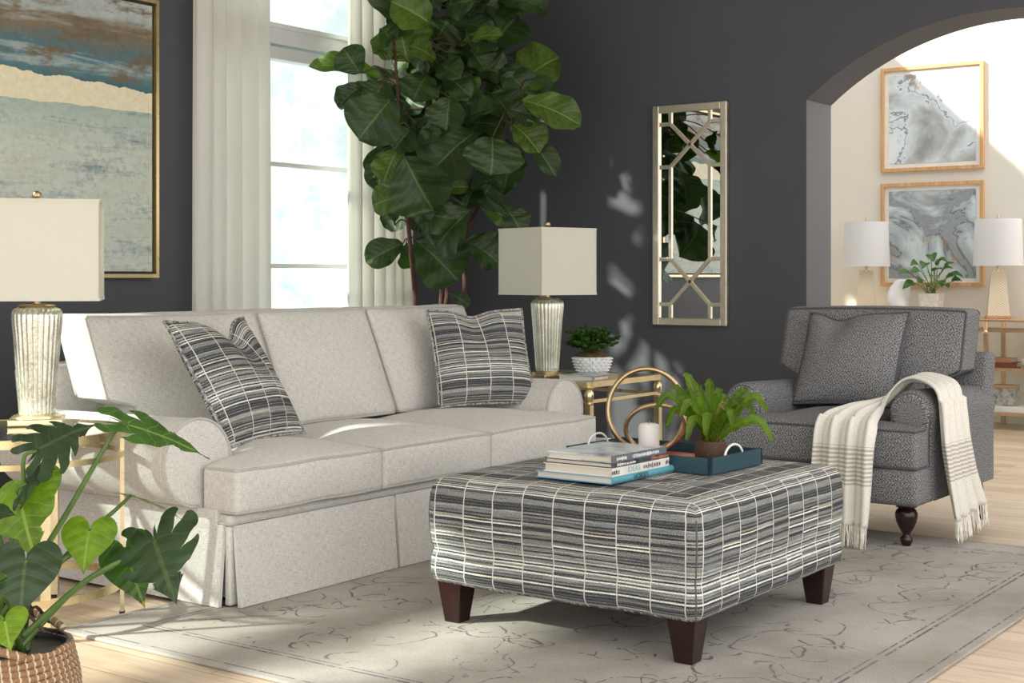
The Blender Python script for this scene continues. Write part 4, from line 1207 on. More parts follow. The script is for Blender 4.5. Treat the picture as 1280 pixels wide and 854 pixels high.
def fiddle():
    t = thing('fiddle_leaf_fig', 'tall fiddle leaf fig tree behind the sofa in front of the window', 'plant', (5.58, 4.55, 0))
    r = random.Random(11)
    # pot
    g = G(); g.lathe([(.12, 0), (.135, .01), (.165, .26), (.168, .28), (.155, .28), (.15, .26)], 32, c=(5.58, 4.55, 0)); g.build('pot', m_plain('grey_pot', (.3, .3, .3), .6), t)
    g = G(); g.lathe([(.001, .262), (.151, .262)], 32, c=(5.58, 4.55, 0), caps=False); g.build('soil', SOIL, t)
    def q(zx, zy, z): return at(380 + zx / 2.134, zy / 2.134, z)
    tr = G()
    stems = [
        [V((5.53, 4.56, .25)), q(298, 822, 7.02), q(280, 620, 6.98), q(262, 420, 6.95), q(250, 250, 6.9), q(240, 100, 6.9)],
        [V((5.58, 4.53, .25)), q(365, 822, 7.10), q(370, 640, 7.08), q(368, 500, 7.05), q(330, 290, 7.0), q(320, 150, 6.95), q(330, 0, 6.95)],
        [V((5.60, 4.58, .25)), q(378, 822, 7.15), q(384, 700, 7.15), q(400, 560, 7.18), q(440, 420, 7.15), q(470, 260, 7.1), q(460, 90, 7.1)],
        [V((5.64, 4.56, .25)), q(421, 822, 7.2), q(428, 690, 7.2), q(440, 600, 7.2), q(470, 540, 7.18), q(530, 350, 7.1), q(575, 240, 7.0)],
    ]
    for S in stems:
        P = cat(S, 6); tr.tube(P, [.0145 - .009 * k / len(P) for k in range(len(P))], 8)
    nodes = [p for S in stems for p in cat(S, 8) if p.z > .95]
    listed = [
        (205,205,12,178,70,1),(150,195,105,128,85,0),(160,225,92,288,60,0),(175,230,125,298,55,0),(335,62,232,4,125,1),(276,165,256,66,150,1),(415,128,392,42,105,1),
        (418,122,532,96,62,1),(500,132,565,48,150,0),(562,242,682,152,140,1),(582,268,738,335,95,1),(600,214,662,226,35,0),(545,290,632,312,70,0),(556,332,628,410,95,1),(600,372,672,472,60,0),
        (235,262,145,372,150,0),(212,220,190,268,110,0),(300,222,262,305,120,0),(222,382,182,474,60,0),(250,398,212,488,85,1),(268,418,345,562,165,0),(458,352,332,470,165,0),(420,332,534,340,95,0),
        (502,368,498,468,150,0),(570,405,535,505,120,0),(352,238,470,292,100,0),(478,238,485,318,100,0),(444,562,352,668,150,0),(298,640,410,750,150,0),(430,640,520,705,110,0),(264,650,165,702,75,0),
        (272,648,282,716,70,0),(258,524,184,548,75,1),(242,600,224,572,45,0),(295,572,405,585,95,0),(478,548,556,592,60,1),(538,555,580,622,75,0),(455,498,430,560,100,0),(388,782,442,816,36,0),
        (284,345,240,402,100,0),(325,305,292,400,100,0),(352,330,330,402,90,1),(380,20,452,2,100,0),(438,50,490,-10,120,0),(352,108,384,54,110,0),(300,185,335,128,100,0),(402,182,345,140,100,0),
        (440,180,545,202,90,0),(330,50,372,-40,120,0),(460,20,520,-70,120,0),(250,60,230,-40,120,0),(300,10,250,-80,120,1),(505,480,465,550,120,0),(505,470,560,500,110,0),(420,110,480,190,120,0),
        (360,170,420,240,110,0),(250,200,190,250,110,0),(300,150,240,200,90,0),(330,200,290,270,110,0),(520,200,590,290,110,0),(500,250,560,330,110,0),(390,260,380,350,100,0),(350,160,280,120,70,1),
        (400,200,440,270,90,1),(360,500,440,500,40,1),(230,110,205,75,90,0),(220,160,215,110,60,1),(390,430,420,480,90,0)]
    gd, gl, gs = G(), G(), G()
    toC = V((-DX, -DY, 0)); 
    for k, (bx, by, tx_, ty_, w, lt) in enumerate(listed):
        z = 6.95 + r.uniform(-.28, .22) - (.12 if w > 120 and not lt else 0)
        b = q(bx, by, z); tp = q(tx_, ty_, z + r.uniform(-.10, .06))
        wd = w / 2.134 / F * z * 1.12
        nr = toC + V((r.uniform(-.5, .5), r.uniform(-.5, .5), r.uniform(.1, .9)))
        (leaf_grid(gl if lt else gd, b, tp, wd, nr, o_fiddle, 18, 5, .10, r.uniform(.05, .28), .05, k))
        nb = min(nodes, key=lambda p: (p - b).length)
        mid = (nb + b) / 2 + V((0, 0, .02)); gs.tube(cat([nb, mid, b], 4), .0035, 5)
    for k in range(100):
        zy = r.uniform(-60, 540); c0 = 350 + (60 if zy < 300 else 10); hw = 210 if zy < 260 else (150 if zy < 420 else 90)
        zx = c0 + r.uniform(-hw, hw) * .8; z = r.uniform(6.9, 7.55)
        b = q(zx, zy, z); nb = min(nodes, key=lambda p: (p - b).length)
        L = r.uniform(.17, .27); d = (b - nb); d = d.normalized() if d.length > .02 else V((r.uniform(-1, 1), r.uniform(-1, 1), 0))
        tp = b + (d * .6 + V((r.uniform(-.6, .6), r.uniform(-.6, .3), r.uniform(-.9, .3)))).normalized() * L
        tp.y = min(tp.y, 4.80); b.y = min(b.y, 4.82); tp.x = min(tp.x, 6.35)
        leaf_grid(gd, b, tp, L * r.uniform(.62, .8), toC + V((r.uniform(-.8, .8), r.uniform(-.8, .8), r.uniform(0, 1))), o_fiddle, 14, 4, .10, .15, .05, k)
        gs.tube(cat([nb, (nb + b) / 2 + V((0, 0, .02)), b], 3), .003, 5)
    tk = tr.build('trunk', BARK, t)
    gs.build('twigs', BARK, t)
    gd.build('foliage', FIDDLE, t, angle=180)
    gl.build('foliage', FIDDLE_L, t, angle=180, label='pale green leaves')
fiddle()

# ---- monstera in the seagrass basket
def heart(s):
    t = pi * (s ** .9); x = 16 * sin(t) ** 3; y = 13 * cos(t) - 5 * cos(2 * t) - 2 * cos(3 * t) - cos(4 * t)
    return V((x / 22 * .80, (5 - y) / 22))
def monstera(g, base, tip, nrm, splits=5, cut=.62, wid=1.0, curl=.12, fold=.12, seed=0):
    base = V(base); tip = V(tip); y = tip - base; L = y.length; y.normalize()
    n = V(nrm); n = (n - y * n.dot(y)).normalized(); x = y.cross(n)
    r = random.Random(seed)
    for side in (-1, 1):
        N_ = max(1, splits); bounds = [0] + [(.16 + .66 * (k + .5 * r.random() * .5) / N_) for k in range(N_)] + [1] if splits else [0, 1]
        bounds = sorted(bounds)
        for k in range(len(bounds) - 1):
            s0, s1 = bounds[k], bounds[k + 1]; sc = (s0 + s1) / 2; m = 8 if splits else 26; nt = 9
            t0 = r.uniform(.38, .55) if splits else 2
            gapw = r.uniform(.26, .38) if splits else 0
            def fn(a, b, s0=s0, s1=s1, sc=sc, t0=t0, gapw=gapw, k=k):
                s = s0 + (s1 - s0) * a; t = b
                gshr = gapw * ss(t0, .85, t) * cut / .62
                left = gshr if k > 0 else 0; right = gshr if k < len(bounds) - 2 else 0
                ds = s - sc; s_ = sc + ds * (1 - (left if ds < 0 else right))
                rel = abs(ds) / ((s1 - s0) / 2 + 1e-6)
                if splits: t = t * (1 - .07 * rel ** 3 * ss(.5, 1, t))
                mg = heart(s_); mid = V((0, min(1, .02 + .98 * s_ ** 1.15)))
                if k == 0: pass
                P = mid + (mg - mid) * t
                X = side * P.x * L * wid; Y = P.y * L
                Zz = fold * abs(X) - curl * (Y / L) ** 2 * L * 1.0 - .9 * curl * (abs(X) / L) ** 2 * L + .012 * L * sin(P.y * 22 + side * 2) * t
                return base + x * X + y * Y + n * (Zz + curl * L * (Y / L))
            def uvf(a, b, s0=s0, s1=s1, side=side):
                s = s0 + (s1 - s0) * a; mg = heart(s); mid = .02 + .98 * s ** 1.15
                return (mid + (mg.y - mid) * b * .4, .5 + side * .5 * b * max(.15, mg.x / .8))
            g.sheet(fn, m, nt, uvf=uvf)
ML = dict(dark=m_leaf('monstera_dark', (.018, .045, .010), (.045, .085, .022), 6, .5, .32, .10),
          mid=m_leaf('monstera_green', (.05, .13, .018), (.16, .26, .06), 6, .5, .28, .25),
          lime=m_leaf('monstera_lime', (.17, .30, .02), (.30, .42, .08), 6, .5, .32, .45),
          yel=m_leaf('monstera_yellowing', (.04, .11, .015), (.14, .22, .05), 6, .5, .3, .25, yellow=.12))
def monst():
    bc = V((1.80, 2.60, 0)); 
    t = thing('monstera_plant', 'split leaf monstera plant growing from the woven basket', 'plant', (bc.x, bc.y, .02))
    o = [
      # base px,py  tip px,py  depth base, tip, normal, splits, mat, wid
      (46, 564, 122, 530, 3.00, 3.06, (-.3, -.3, 1), 5, 'dark', 1.45),
      (34, 604, 70, 586, 2.98, 2.96, (-.5, -.3, 1), 3, 'dark', 1.9),
      (36, 606, 58, 648, 3.06, 3.06, (-.6, -.4, .5), 0, 'lime', 1.5),
      (26, 628, 46, 704, 2.96, 2.92, (-1, -.6, .25), 3, 'lime', .95),
      (32, 700, 26, 778, 2.78, 2.74, (-.9, -.6, .35), 0, 'dark', 1.05),
      (-8, 640, 22, 645, 2.85, 2.85, (-.5, -.3, 1), 0, 'dark', 1.0),
      (156, 530, 262, 574, 3.05, 3.12, (-.2, -.6, 1), 3, 'mid', .50),
      (163, 620, 228, 650, 3.12, 3.15, (-.3, .4, 1), 2, 'mid', .85),
      (112, 662, 104, 720, 3.02, 2.98, (-.9, -.6, .3), 0, 'lime', 1.05),
      (192, 672, 222, 758, 3.02, 2.94, (-.85, -.6, .25), 4, 'dark', 1.06),
      (158, 690, 182, 763, 3.14, 3.10, (-.8, -.6, .3), 0, 'yel', .80),
      (6, 775, 14, 816, 2.70, 2.66, (-.8, -.6, .4), 0, 'lime', 1.1),
      (-30, 560, -70, 560, 3.0, 3.0, (-.4, -.3, 1), 4, 'dark', 1.0),
      (-20, 700, -60, 760, 2.8, 2.7, (-.8, -.5, .5), 0, 'mid', 1.0),
    ]
    STEM = m_plain('green_stem', (.07, .14, .025), .45, var=.2, scale=30)
    r = random.Random(4)
    for k, (bx, by, tx_, ty_, zb, zt, nr, sp, mt, wd) in enumerate(o):
        b = at(bx, by, zb); tp = at(tx_, ty_, zt)
        g = G(); monstera(g, b, tp, nr, sp, .62, wd, .16, .06, k * 7 + 3)
        lf = g.build('leaf', ML[mt], t, merge=False, angle=180, label={'lime': 'bright lime leaf', 'yel': 'leaf with a yellowing edge', 'mid': None, 'dark': None}[mt])
        a = radians(360 * k / len(o)); st = V((bc.x + .05 * cos(a), bc.y + .05 * sin(a), .215))
        d = (tp - b).normalized(); m1 = st * .45 + b * .55 + V((0, 0, .02)); m2 = b - V((d.x, d.y, 0)) * .03 - V((0, 0, .025))
        if by < 600: m1 = st * .5 + b * .5
        P = cat([st, m1, m2, b], 8)
        g = G(); g.tube(P, [.0075 - .0045 * i / len(P) for i in range(len(P))], 8); g.build('petiole', STEM, t)
    # aerial roots / stem bases
    g = G()
    for k in range(9):
        a = k * 2.4; p = V((bc.x + .03 * cos(a), bc.y + .03 * sin(a), .21))
        g.tube(cat([p, p + V((.03 * cos(a), .03 * sin(a), .09)), p + V((.07 * cos(a + .4), .07 * sin(a + .4), .05))], 5), .0035, 6)
    g.build('root', m_plain('dark_root', (.05, .035, .02), .8), t)
    g = G(); pr = [(.10, .02), (.112, .03), (.133, .222), (.138, .226), (.138, .232), (.130, .232), (.127, .215)]
    g.lathe(pr, 40, c=(bc.x, bc.y, 0)); g.build('nursery_pot', BLACK, t)
    g = G(); rr = random.Random(8)
    def sf(u, v): 
        a = 2 * pi * u; R = .127 * v
        return V((bc.x + R * cos(a), bc.y + R * sin(a), .212 + .008 * noise.noise(V((cos(a) * R * 60, sin(a) * R * 60, 0)))))
    g.sheet(sf, 40, 12); g.build('soil', SOIL, t, kind=None)
    # basket
    bk = thing('seagrass_basket', 'round woven seagrass basket with cream stitching on the wood floor', 'basket', bc)
    M = N('seagrass_coil', .8); s = M.sep(M.obj())
    ang = M.m_('MULTIPLY', M.m_('ARCTAN2', s[1], s[0]), 27.0)
    rows = M.m_('DIVIDE', s[2], .0128)
    row = M.m_('FLOOR', rows)
    stq = M.m_('LESS_THAN', M.m_('ABSOLUTE', M.m_('SUBTRACT', M.m_('FRACT', M.m_('ADD', M.m_('DIVIDE', ang, 3.1416 / 1.0), M.m_('MULTIPLY', row, .09))), .5)), .10)
    n1 = M.noise(M.com(M.m_('MULTIPLY', ang, 1.5), M.m_('MULTIPLY', s[2], 500.0), 0.0), 1, 3)
    c = M.ramp(n1, [(.3, (.17, .085, .04)), (.7, (.42, .25, .13))])
    c = M.mix(stq, c, (.62, .55, .42)); M.col(c).bump(n1, .5, .003)
    g = G()
    nrow = 18
    for i in range(nrow):
        z = .0075 + i * .0128; R = .128 + .022 * sin(pi * (i + .5) / nrow) + .006 * i / nrow
        L = [V((bc.x + R * cos(2 * pi * k / 72), bc.y + R * sin(2 * pi * k / 72), z + .0015 * sin(k * .8 + i))) for k in range(72)]
        g.tube(L, .0075, 8, closed=True)
    g.lathe([(.001, .004), (.128, .004)], 40, c=(bc.x, bc.y, 0), caps=False)
    g.build('woven_wall', M.m, bk, angle=180)
    for s_ in (-1, 1):
        g = G(); L = []
        for k in range(25):
            a = (AD + pi / 2 * 1) + s_ * pi / 2 + (-.62 + 1.24 * k / 24); tt_ = k / 24
            L.append(V((bc.x + .150 * cos(a), bc.y + .150 * sin(a), .232 + .026 * sin(pi * tt_))))
        g.tube(L, .009, 8); g.build('handle', M.m, bk, angle=180)
monst()

# ---- fern in the brown pot on the tray
def fern():
    c = V((3.735, 1.955, tt))
    t = thing('fern_plant', 'small bright green fern in a brown textured pot standing on the tray', 'plant', c)
    g = G(); g.lathe([(.030, 0), (.040, .004), (.047, .022), (.048, .045), (.045, .064), (.041, .070), (.038, .070), (.040, .060)], 40, c=c)
    g.build('pot', m_plain('brown_rough_pot', (.075, .038, .018), .75, var=.7, scale=300, bump=1.0), t)
    g = G(); g.lathe([(.001, .064), (.040, .062)], 24, c=c, caps=False)
    r = random.Random(5)
    for k in range(30):
        a = r.uniform(0, 6.28); R = r.uniform(.005, .036); g.tube([c + V((R * cos(a), R * sin(a), .06)), c + V((R * cos(a + .5) * 1.1, R * sin(a + .5) * 1.1, .072 + r.random() * .012)), c + V((R * cos(a + 1), R * sin(a + 1), .06))], .003, 5)
    g.build('moss', m_plain('brown_moss', (.09, .055, .02), .95, var=.6, scale=90), t)
    FM = m_leaf('fern_green', (.11, .20, .010), (.18, .28, .03), 26, .1, .38, .35); FM2 = m_leaf('fern_tan', (.30, .26, .08), (.34, .3, .12), 20, .1, .5, .3)
    # in view terms: sideways (right +), up, towards camera
    S = V((DY, -DX, 0)); T = V((-DX, -DY, 0)); Zv = V((0, 0, 1))
    fr = [(-.085, .205, .02, .034), (-.045, .17, -.03, .030), (-.165, .105, .02, .030), (-.11, .135, .06, .028), (-.005, .19, .0, .030), (.035, .155, -.05, .030), (.105, .160, .03, .028),
          (.155, .10, .04, .034), (.165, .015, .08, .032), (-.085, .02, .10, .030), (-.03, .035, .10, .032), (.06, .13, -.09, .028), (.13, .075, .0, .026), (-.06, .11, -.10, .030), (-.13, .05, -.03, .026), (.03, .12, .09, .026), (.01, .15, .05, .026), (.09, .06, -.08, .026),
          (-.115, .165, -.04, .026), (.075, .12, .05, .026), (-.10, .085, .08, .026), (.045, .06, .11, .028), (-.055, .15, .05, .028), (.09, .13, .04, .026)]
    g = G(); g2 = G()
    for k, (a, b, d, w) in enumerate(fr):
        base = c + Zv * .062 + S * a * .05 + T * d * .05
        end = c + S * a + T * d + Zv * (.062 + b)
        arch = .35 if b < .12 else .12
        mid = (base + end) / 2 + Zv * (.06 * arch * 4 * .6) - S * a * .08
        P = cat([base, base * .4 + mid * .6 + Zv * .01, mid * .45 + end * .55 + Zv * .035 * arch * 3, end], 8); m = len(P) - 1
        def fn(u, v, P=P, m=m, w=w, k=k):
            i = min(m, int(round(u * m))); p = P[i]; tg = (P[min(m, i + 1)] - P[max(0, i - 1)]).normalized()
            sd = tg.cross(T * .6 + Zv * .4 + S * .2 * sin(k)).normalized(); nn = sd.cross(tg)
            aa = 2 * v - 1; ww = w / 2 * (sin(pi * (.08 + .86 * u) ** .85) ** .6) * (1 + .14 * sin(u * 42 + k + aa))
            return p + sd * aa * ww + nn * (abs(aa) * .006 + .0035 * sin(u * 46 + aa * 3 + k) * abs(aa))
        (g2 if k in (15,) else g).sheet(fn, m, 6)
    g.build('foliage', FM, t, angle=180); g2.build('foliage', FM2, t, angle=180, label='dry tan frond')
fern()

# ---- boxwood-like plant in the white hobnail pot
def hobnail():
    c = V((5.475, 3.470, TZ))
    t = thing('potted_plant', 'small dense green plant in a white hobnail pot on the rectangular brass table', 'plant', c)
    pr = [(.040, 0), (.052, .004), (.070, .028), (.082, .062), (.086, .085), (.082, .088), (.078, .080)]
    g = G(); g.lathe(pr, 40, c=c)
    for i in range(6):
        z = .012 + i * .0135
        R = [pr[k][0] + (pr[k + 1][0] - pr[k][0]) * (z - pr[k][1]) / (pr[k + 1][1] - pr[k][1]) for k in range(5) if pr[k][1] <= z <= pr[k + 1][1]][0]
        n = 20
        for k in range(n):
            a = 2 * pi * (k + .5 * (i % 2)) / n; ca, sa = cos(a), sin(a)
            M_ = frame(V((-sa, ca, 0)), V((0, 0, 1)), V((ca, sa, 0)), c + V((R * ca, R * sa, z)))
            g.lathe([(.0062, -.001), (.0056, .004), (.0032, .0085), (.0006, .0105)], 7, M=M_, caps=False)
    g.build('pot', WHITEC, t, angle=60)
    g = G(); r = random.Random(9); g2 = G()
    def mf(u, v):
        a = 2 * pi * u; R = .080 * sin(pi / 2 * v); return c + V((R * cos(a), R * sin(a), .082 + .035 * cos(pi / 2 * v) + .004 * noise.noise(V((a * 3, v * 8, 0)))))
    g2.sheet(mf, 32, 8); g2.build('moss', m_plain('moss_mound', (.10, .065, .015), .95, var=.6, scale=60, bump=.8), t)
    g3_ = G()
    for k in range(62):
        a = r.uniform(0, 2 * pi); el = r.uniform(.12, 1.45); L = r.uniform(.095, .135)
        d = V((cos(a) * cos(el), sin(a) * cos(el), sin(el) * .85)); b = c + V((.04 * cos(a) * r.random(), .04 * sin(a) * r.random(), .105))
        P = cat([b, b + d * L * .55 + V((0, 0, .012)), b + d * L], 5); g3_.tube(P, .0014, 4)
        for i in range(3, len(P)):
            for s_ in range(3):
                an = r.uniform(0, 6.28); dd = V((cos(an), sin(an), r.uniform(-.2, .8))).normalized()
                leaf_grid(g, P[i], P[i] + dd * r.uniform(.018, .028), .018, V((r.uniform(-1, 1), r.uniform(-1, 1), 1)), o_oval, 3, 1, .1, .2, 0, k)
    g3_.build('stems', m_plain('twig_green', (.06, .09, .02), .7), t)
    g.build('foliage', m_leaf('boxwood_green', (.05, .12, .015), (.08, .16, .05), 3, .2, .4, .2), t, angle=180)
hobnail()

# ================================================================== hall beyond the arch
CZ = .717
WOODG = m_metal('rose_gold_metal', (.80, .58, .38), .35)
con = thing('console_table', 'long gold metal console table with glass shelves in the hall', 'console table', (9.53, 3.0, 0))
cx0, cx1, cy0, cy1 = 9.34, 9.72, 1.8, 4.02
def rect(g, z, w, hh):
    for a, b in (((cx0, cy0), (cx0, cy1)), ((cx1, cy0), (cx1, cy1)), ((cx0, cy0), (cx1, cy0)), ((cx0, cy1), (cx1, cy1))):
        g.bar((a[0], a[1], z), (b[0], b[1], z), w, hh)
g = G(); g.box((cx0 - .01, cy0 - .01, CZ - .016), (cx1 + .01, cy1 + .01, CZ), b=.003); g.build('table_top', WOODG, con)
g = G(); rect(g, CZ - .075, .016, .016); g.build('stretcher', WOODG, con, smooth=False)
for z in (.40, .115):
    g = G(); rect(g, z - .008, .022, .022); o = g.build('shelf_frame', WOODG, con, smooth=False)
    g = G(); g.box((cx0, cy0, z - .004), (cx1, cy1, z)); g.build('glass_shelf', GLASS, o, smooth=False)
for y in (cy0, 2.885, cy1):
    for x in (cx0, cx1):
        g = G(); g.bar((x, y, 0), (x, y, CZ - .09), .026)
        g.lathe([(.015, CZ - .09), (.018, CZ - .08), (.011, CZ - .07), (.017, CZ - .05), (.012, CZ - .03), (.016, CZ - .016)], 16, c=(x, y, 0)); g.build('leg', WOODG, con, angle=35)

def chev_mat():
    M = N('carved_bone', .5); s = M.sep(M.obj())
    v = M.m_('ADD', M.m_('DIVIDE', s[2], .016), M.m_('MULTIPLY', M.m_('ADD', M.m_('ABSOLUTE', s[0]), M.m_('ABSOLUTE', s[1])), 42.0))
    l = M.m_('LESS_THAN', M.m_('FRACT', v), .22)
    M.col(M.mix(l, (.78, .68, .52), (.50, .38, .25))); return M.m
CHEV = chev_mat()
def hall_lamp(loc, label):
    t = thing('table_lamp', label, 'lamp', loc, .35, 'carved obelisk lamps in the hall'); W = dict(world=False)
    g = G(); g.box((-.08, -.08, 0), (.08, .08, .022), b=.004); g.build('base', m_wood('lamp_base_wood', (.42, .22, .10), (.6, .34, .17)), t, **W)
    g = G(); vs = []
    for (s_, z) in ((.070, .022), (.046, .315), (.030, .322)):
        for a, b in ((-1, -1), (1, -1), (1, 1), (-1, 1)): vs.append((a * s_, b * s_, z))
    g.add(vs, [(3, 2, 1, 0), (8, 9, 10, 11)] + [(4 * j + k, 4 * j + (k + 1) % 4, 4 * j + 4 + (k + 1) % 4, 4 * j + 4 + k) for j in (0, 1) for k in range(4)])
    g.build('body', CHEV, t, smooth=False, **W)
    g = G(); g.lathe([(.010, .32), (.010, .36), (.006, .37), (.006, .66)], 14); g.build('neck', WOODG, t, **W)
    g = G(); g.lathe([(.160, .350), (.160, .352), (.148, .658), (.145, .658), (.157, .352), (.157, .350)], 64, caps=False); sh = g.build('shade', SHADE_W, t, angle=60, **W)
    g = G()
    for k in range(3): g.tube([(0, 0, .65), (.146 * cos(k * 2.1), .146 * sin(k * 2.1), .65)], .002, 6)
    g.build('spider', WOODG, t, **W)
    g = G(); g.lathe([(.004, .65), (.006, .662), (.008, .67), (.007, .69), (.002, .694)], 12); g.build('finial', WOODG, t, **W)
    return t
hall_lamp((9.51, 3.765, CZ), 'white drum shade lamp with carved base on the hall console beside the white vase')
hall_lamp((9.51, 2.857, CZ), 'white drum shade lamp with carved base on the hall console over the red brown books')

def marble_art(name, seed, pal):
    M = N(name, .35); uv = M.uv()
    v = M.vm('ADD', uv, (seed, seed * .7, 0))
    n = M.noise(v, 1.5, 6, .55, .7); n2 = M.noise(v, 3.2, 5, .7, .5)
    c = M.ramp(n, pal)
    vein = M.m_('LESS_THAN', M.m_('ABSOLUTE', M.m_('SUBTRACT', n, .5)), .008)
    c = M.mix(M.m_('MULTIPLY', vein, .7), c, (.12, .14, .16))
    rust = M.ramp(n2, [(.60, g3(0)), (.68, g3(1))]); c = M.mix(M.m_('MULTIPLY', rust, .7), c, (.42, .24, .14))
    M.col(c); M.b.inputs['Coat Weight'].default_value = .6; return M.m
WOODF = m_wood('honey_wood_frame', (.50, .27, .11), (.72, .43, .20), rough=.4)
def art(y0, y1, z0, z1, mat, label):
    t = thing('framed_picture', label, 'picture', (XF - .001, (y0 + y1) / 2, (z0 + z1) / 2), group='framed prints in the hall')
    g = G(); g.box((XF - .010, y0 + .01, z0 + .01), (XF - .001, y1 - .01, z1 - .01)); g.build('backing', BLACK, t)
    def pl(name, m, mar, x):
        g = G(); g.add([(x, y1 - mar, z0 + mar), (x, y0 + mar, z0 + mar), (x, y0 + mar, z1 - mar), (x, y1 - mar, z1 - mar), (x + .003, y1 - mar, z0 + mar), (x + .003, y0 + mar, z0 + mar), (x + .003, y0 + mar, z1 - mar), (x + .003, y1 - mar, z1 - mar)],
                       [(0, 1, 2, 3), (7, 6, 5, 4), (0, 4, 5, 1), (1, 5, 6, 2), (2, 6, 7, 3), (3, 7, 4, 0)], [[(0, 0), (1, 0), (1, 1), (0, 1)]] + [[(0, 0)] * 4] * 5)
        return g.build(name, m, t, smooth=False)
    pl('mat_board', m_plain('mat_board', (.82, .81, .76), .8), .015, XF - .014)
    pl('print', mat, .055, XF - .018)
    g = G(); w = .024
    g.box((XF - .035, y0, z0), (XF - .001, y1, z0 + w)); g.box((XF - .035, y0, z1 - w), (XF - .001, y1, z1)); g.box((XF - .035, y0, z0 + w), (XF - .001, y0 + w, z1 - w)); g.box((XF - .035, y1 - w, z0 + w), (XF - .001, y1, z1 - w))
    g.build('frame', WOODF, t, smooth=False)
art(3.034, 3.761, 1.738, 2.475, marble_art('pale_marbled_print', 3.3, [(.30, (.30, .33, .33)), (.40, (.50, .52, .52)), (.48, (.66, .74, .78)), (.60, (.80, .84, .86)), (.72, (.55, .65, .74))]), 'upper framed abstract print in pale blue on the hall wall')
art(3.034, 3.761, .93, 1.655, marble_art('grey_marbled_print', 8.1, [(.30, (.55, .52, .47)), (.40, (.66, .76, .78)), (.49, (.36, .40, .42)), (.56, (.28, .31, .33)), (.66, (.66, .74, .76))]), 'lower framed abstract print in grey and teal behind the pothos')

# vase, pothos, shelf objects
vz = thing('ceramic_vase', 'white curved ceramic vase on the hall console beside the pothos', 'vase', (9.50, 3.50, CZ))
g = G()
pr = [(.045, 0), (.060, .01), (.078, .05), (.085, .10), (.080, .15), (.066, .20), (.050, .235), (.040, .255), (.030, .258), (.036, .24)]
def vf(u, v):
    i = v * (len(pr) - 1); k = min(len(pr) - 2, int(i)); f = i - k; R = pr[k][0] * (1 - f) + pr[k + 1][0] * f; z = pr[k][1] * (1 - f) + pr[k + 1][1] * f
    a = 2 * pi * u; R *= 1 + .10 * sin(2 * a + z * 14)
    return V((R * cos(a), R * sin(a) + .03 * sin(z * 12), z))
g.sheet(vf, 40, 36); g.build('body', WHITEC, vz, world=False, merge=True, angle=80)
def pothos():
    c = V((9.50, 3.30, CZ)); t = thing('pothos_plant', 'green pothos plant in a square white pot on the hall console', 'plant', c, 0)
    g = G(); vs = []
    for (s_, z) in ((.050, 0), (.068, .165), (.060, .165), (.056, .14)):
        for a, b in ((-1, -1), (1, -1), (1, 1), (-1, 1)): vs.append(c + V((a * s_, b * s_, z)))
    g.add(vs, [(3, 2, 1, 0)] + [(4 * j + k, 4 * j + (k + 1) % 4, 4 * j + 4 + (k + 1) % 4, 4 * j + 4 + k) for j in (0, 1, 2) for k in range(4)])
    g.build('pot', m_plain('speckled_white_pot', (.78, .76, .70), .5, var=.15, scale=40), t, smooth=False)
    g = G(); g.box(c + V((-.056, -.056, .135)), c + V((.056, .056, .142))); g.build('soil', SOIL, t)
    S = V((DY, -DX, 0)); T = V((-DX, -DY, 0)); Zv = V((0, 0, 1)); r = random.Random(2); gl = G(); gs = G()
    L = [(-.16, .10, .02), (-.19, .17, 0), (-.12, .20, .05), (-.09, .12, .08), (-.05, .26, 0), (.0, .33, -.02), (.04, .24, .06), (.09, .20, .02), (.13, .22, -.04), (.16, .16, .03), (.11, .13, .07), (-.03, .16, .10), (.03, .12, .10), (-.08, .07, .10), (.07, .28, -.06), (-.10, .25, -.06), (.02, .19, .0), (.18, .11, .0), (.06, .08, .1)]
    for k, (a, b, d) in enumerate(L):
        p = c + S * a * .75 + T * d * .8 + Zv * (.15 + b * .85); s0 = c + Zv * .14 + V((r.uniform(-.03, .03), r.uniform(-.03, .03), 0))
        gs.tube(cat([s0, (s0 + p) / 2 + Zv * .02, p], 5), .0028, 5)
        tip = p + S * (a * .45 + r.uniform(-.02, .02)) + T * .03 + Zv * r.uniform(-.05, .03)
        if (tip - p).length < .07: tip = p + (tip - p).normalized() * .075
        leaf_grid(gl, p, tip, .075, T * .5 + Zv + S * r.uniform(-.4, .4), o_heart, 8, 3, .12, .2, .03, k)
    gs.build('stems', m_plain('pothos_stem', (.16, .24, .06), .5), t); gl.build('foliage', m_leaf('pothos_green', (.05, .14, .03), (.12, .24, .08), 4, .3, .35, .25), t, angle=180)
pothos()
RB = m_plain('red_brown_leather', (.20, .05, .025), .5); TN = m_plain('tan_leather', (.42, .22, .12), .5)
def small_book(label, loc, rz, w, d, h, m_):
    return book(label, loc, rz - pi / 2, w, d, h, m_, m_, 'books on the hall console shelves')
small_book('red brown leather book at the bottom of the pile on the hall console shelf', (9.475, 2.80, .4004), .1, .17, .14, .035, RB)
small_book('tan leather book lying on top of the red brown book in the hall', (9.475, 2.81, .4356), -.1, .15, .12, .028, TN)
bw = thing('white_bowl', 'white ceramic bowl on the upper shelf of the hall console', 'bowl', (9.45, 2.62, .4004))
g = G(); g.lathe([(.03, 0), (.034, .004), (.062, .03), (.075, .06), (.072, .06), (.058, .032), (.028, .010), (.001, .009)], 32); g.build('body', WHITEC, bw, world=False)
bx = thing('patterned_box', 'grey patterned box with tan lid on the lower hall console shelf', 'box', (9.475, 2.80, .1154 + .0352))
g = G(); g.box((-.06, -.075, 0), (.06, .075, .115), b=.003); g.build('body', cover_mat('inlaid_grey', [(.35, (.18, .17, .16)), (.6, (.5, .48, .45))], 30), bx, world=False)
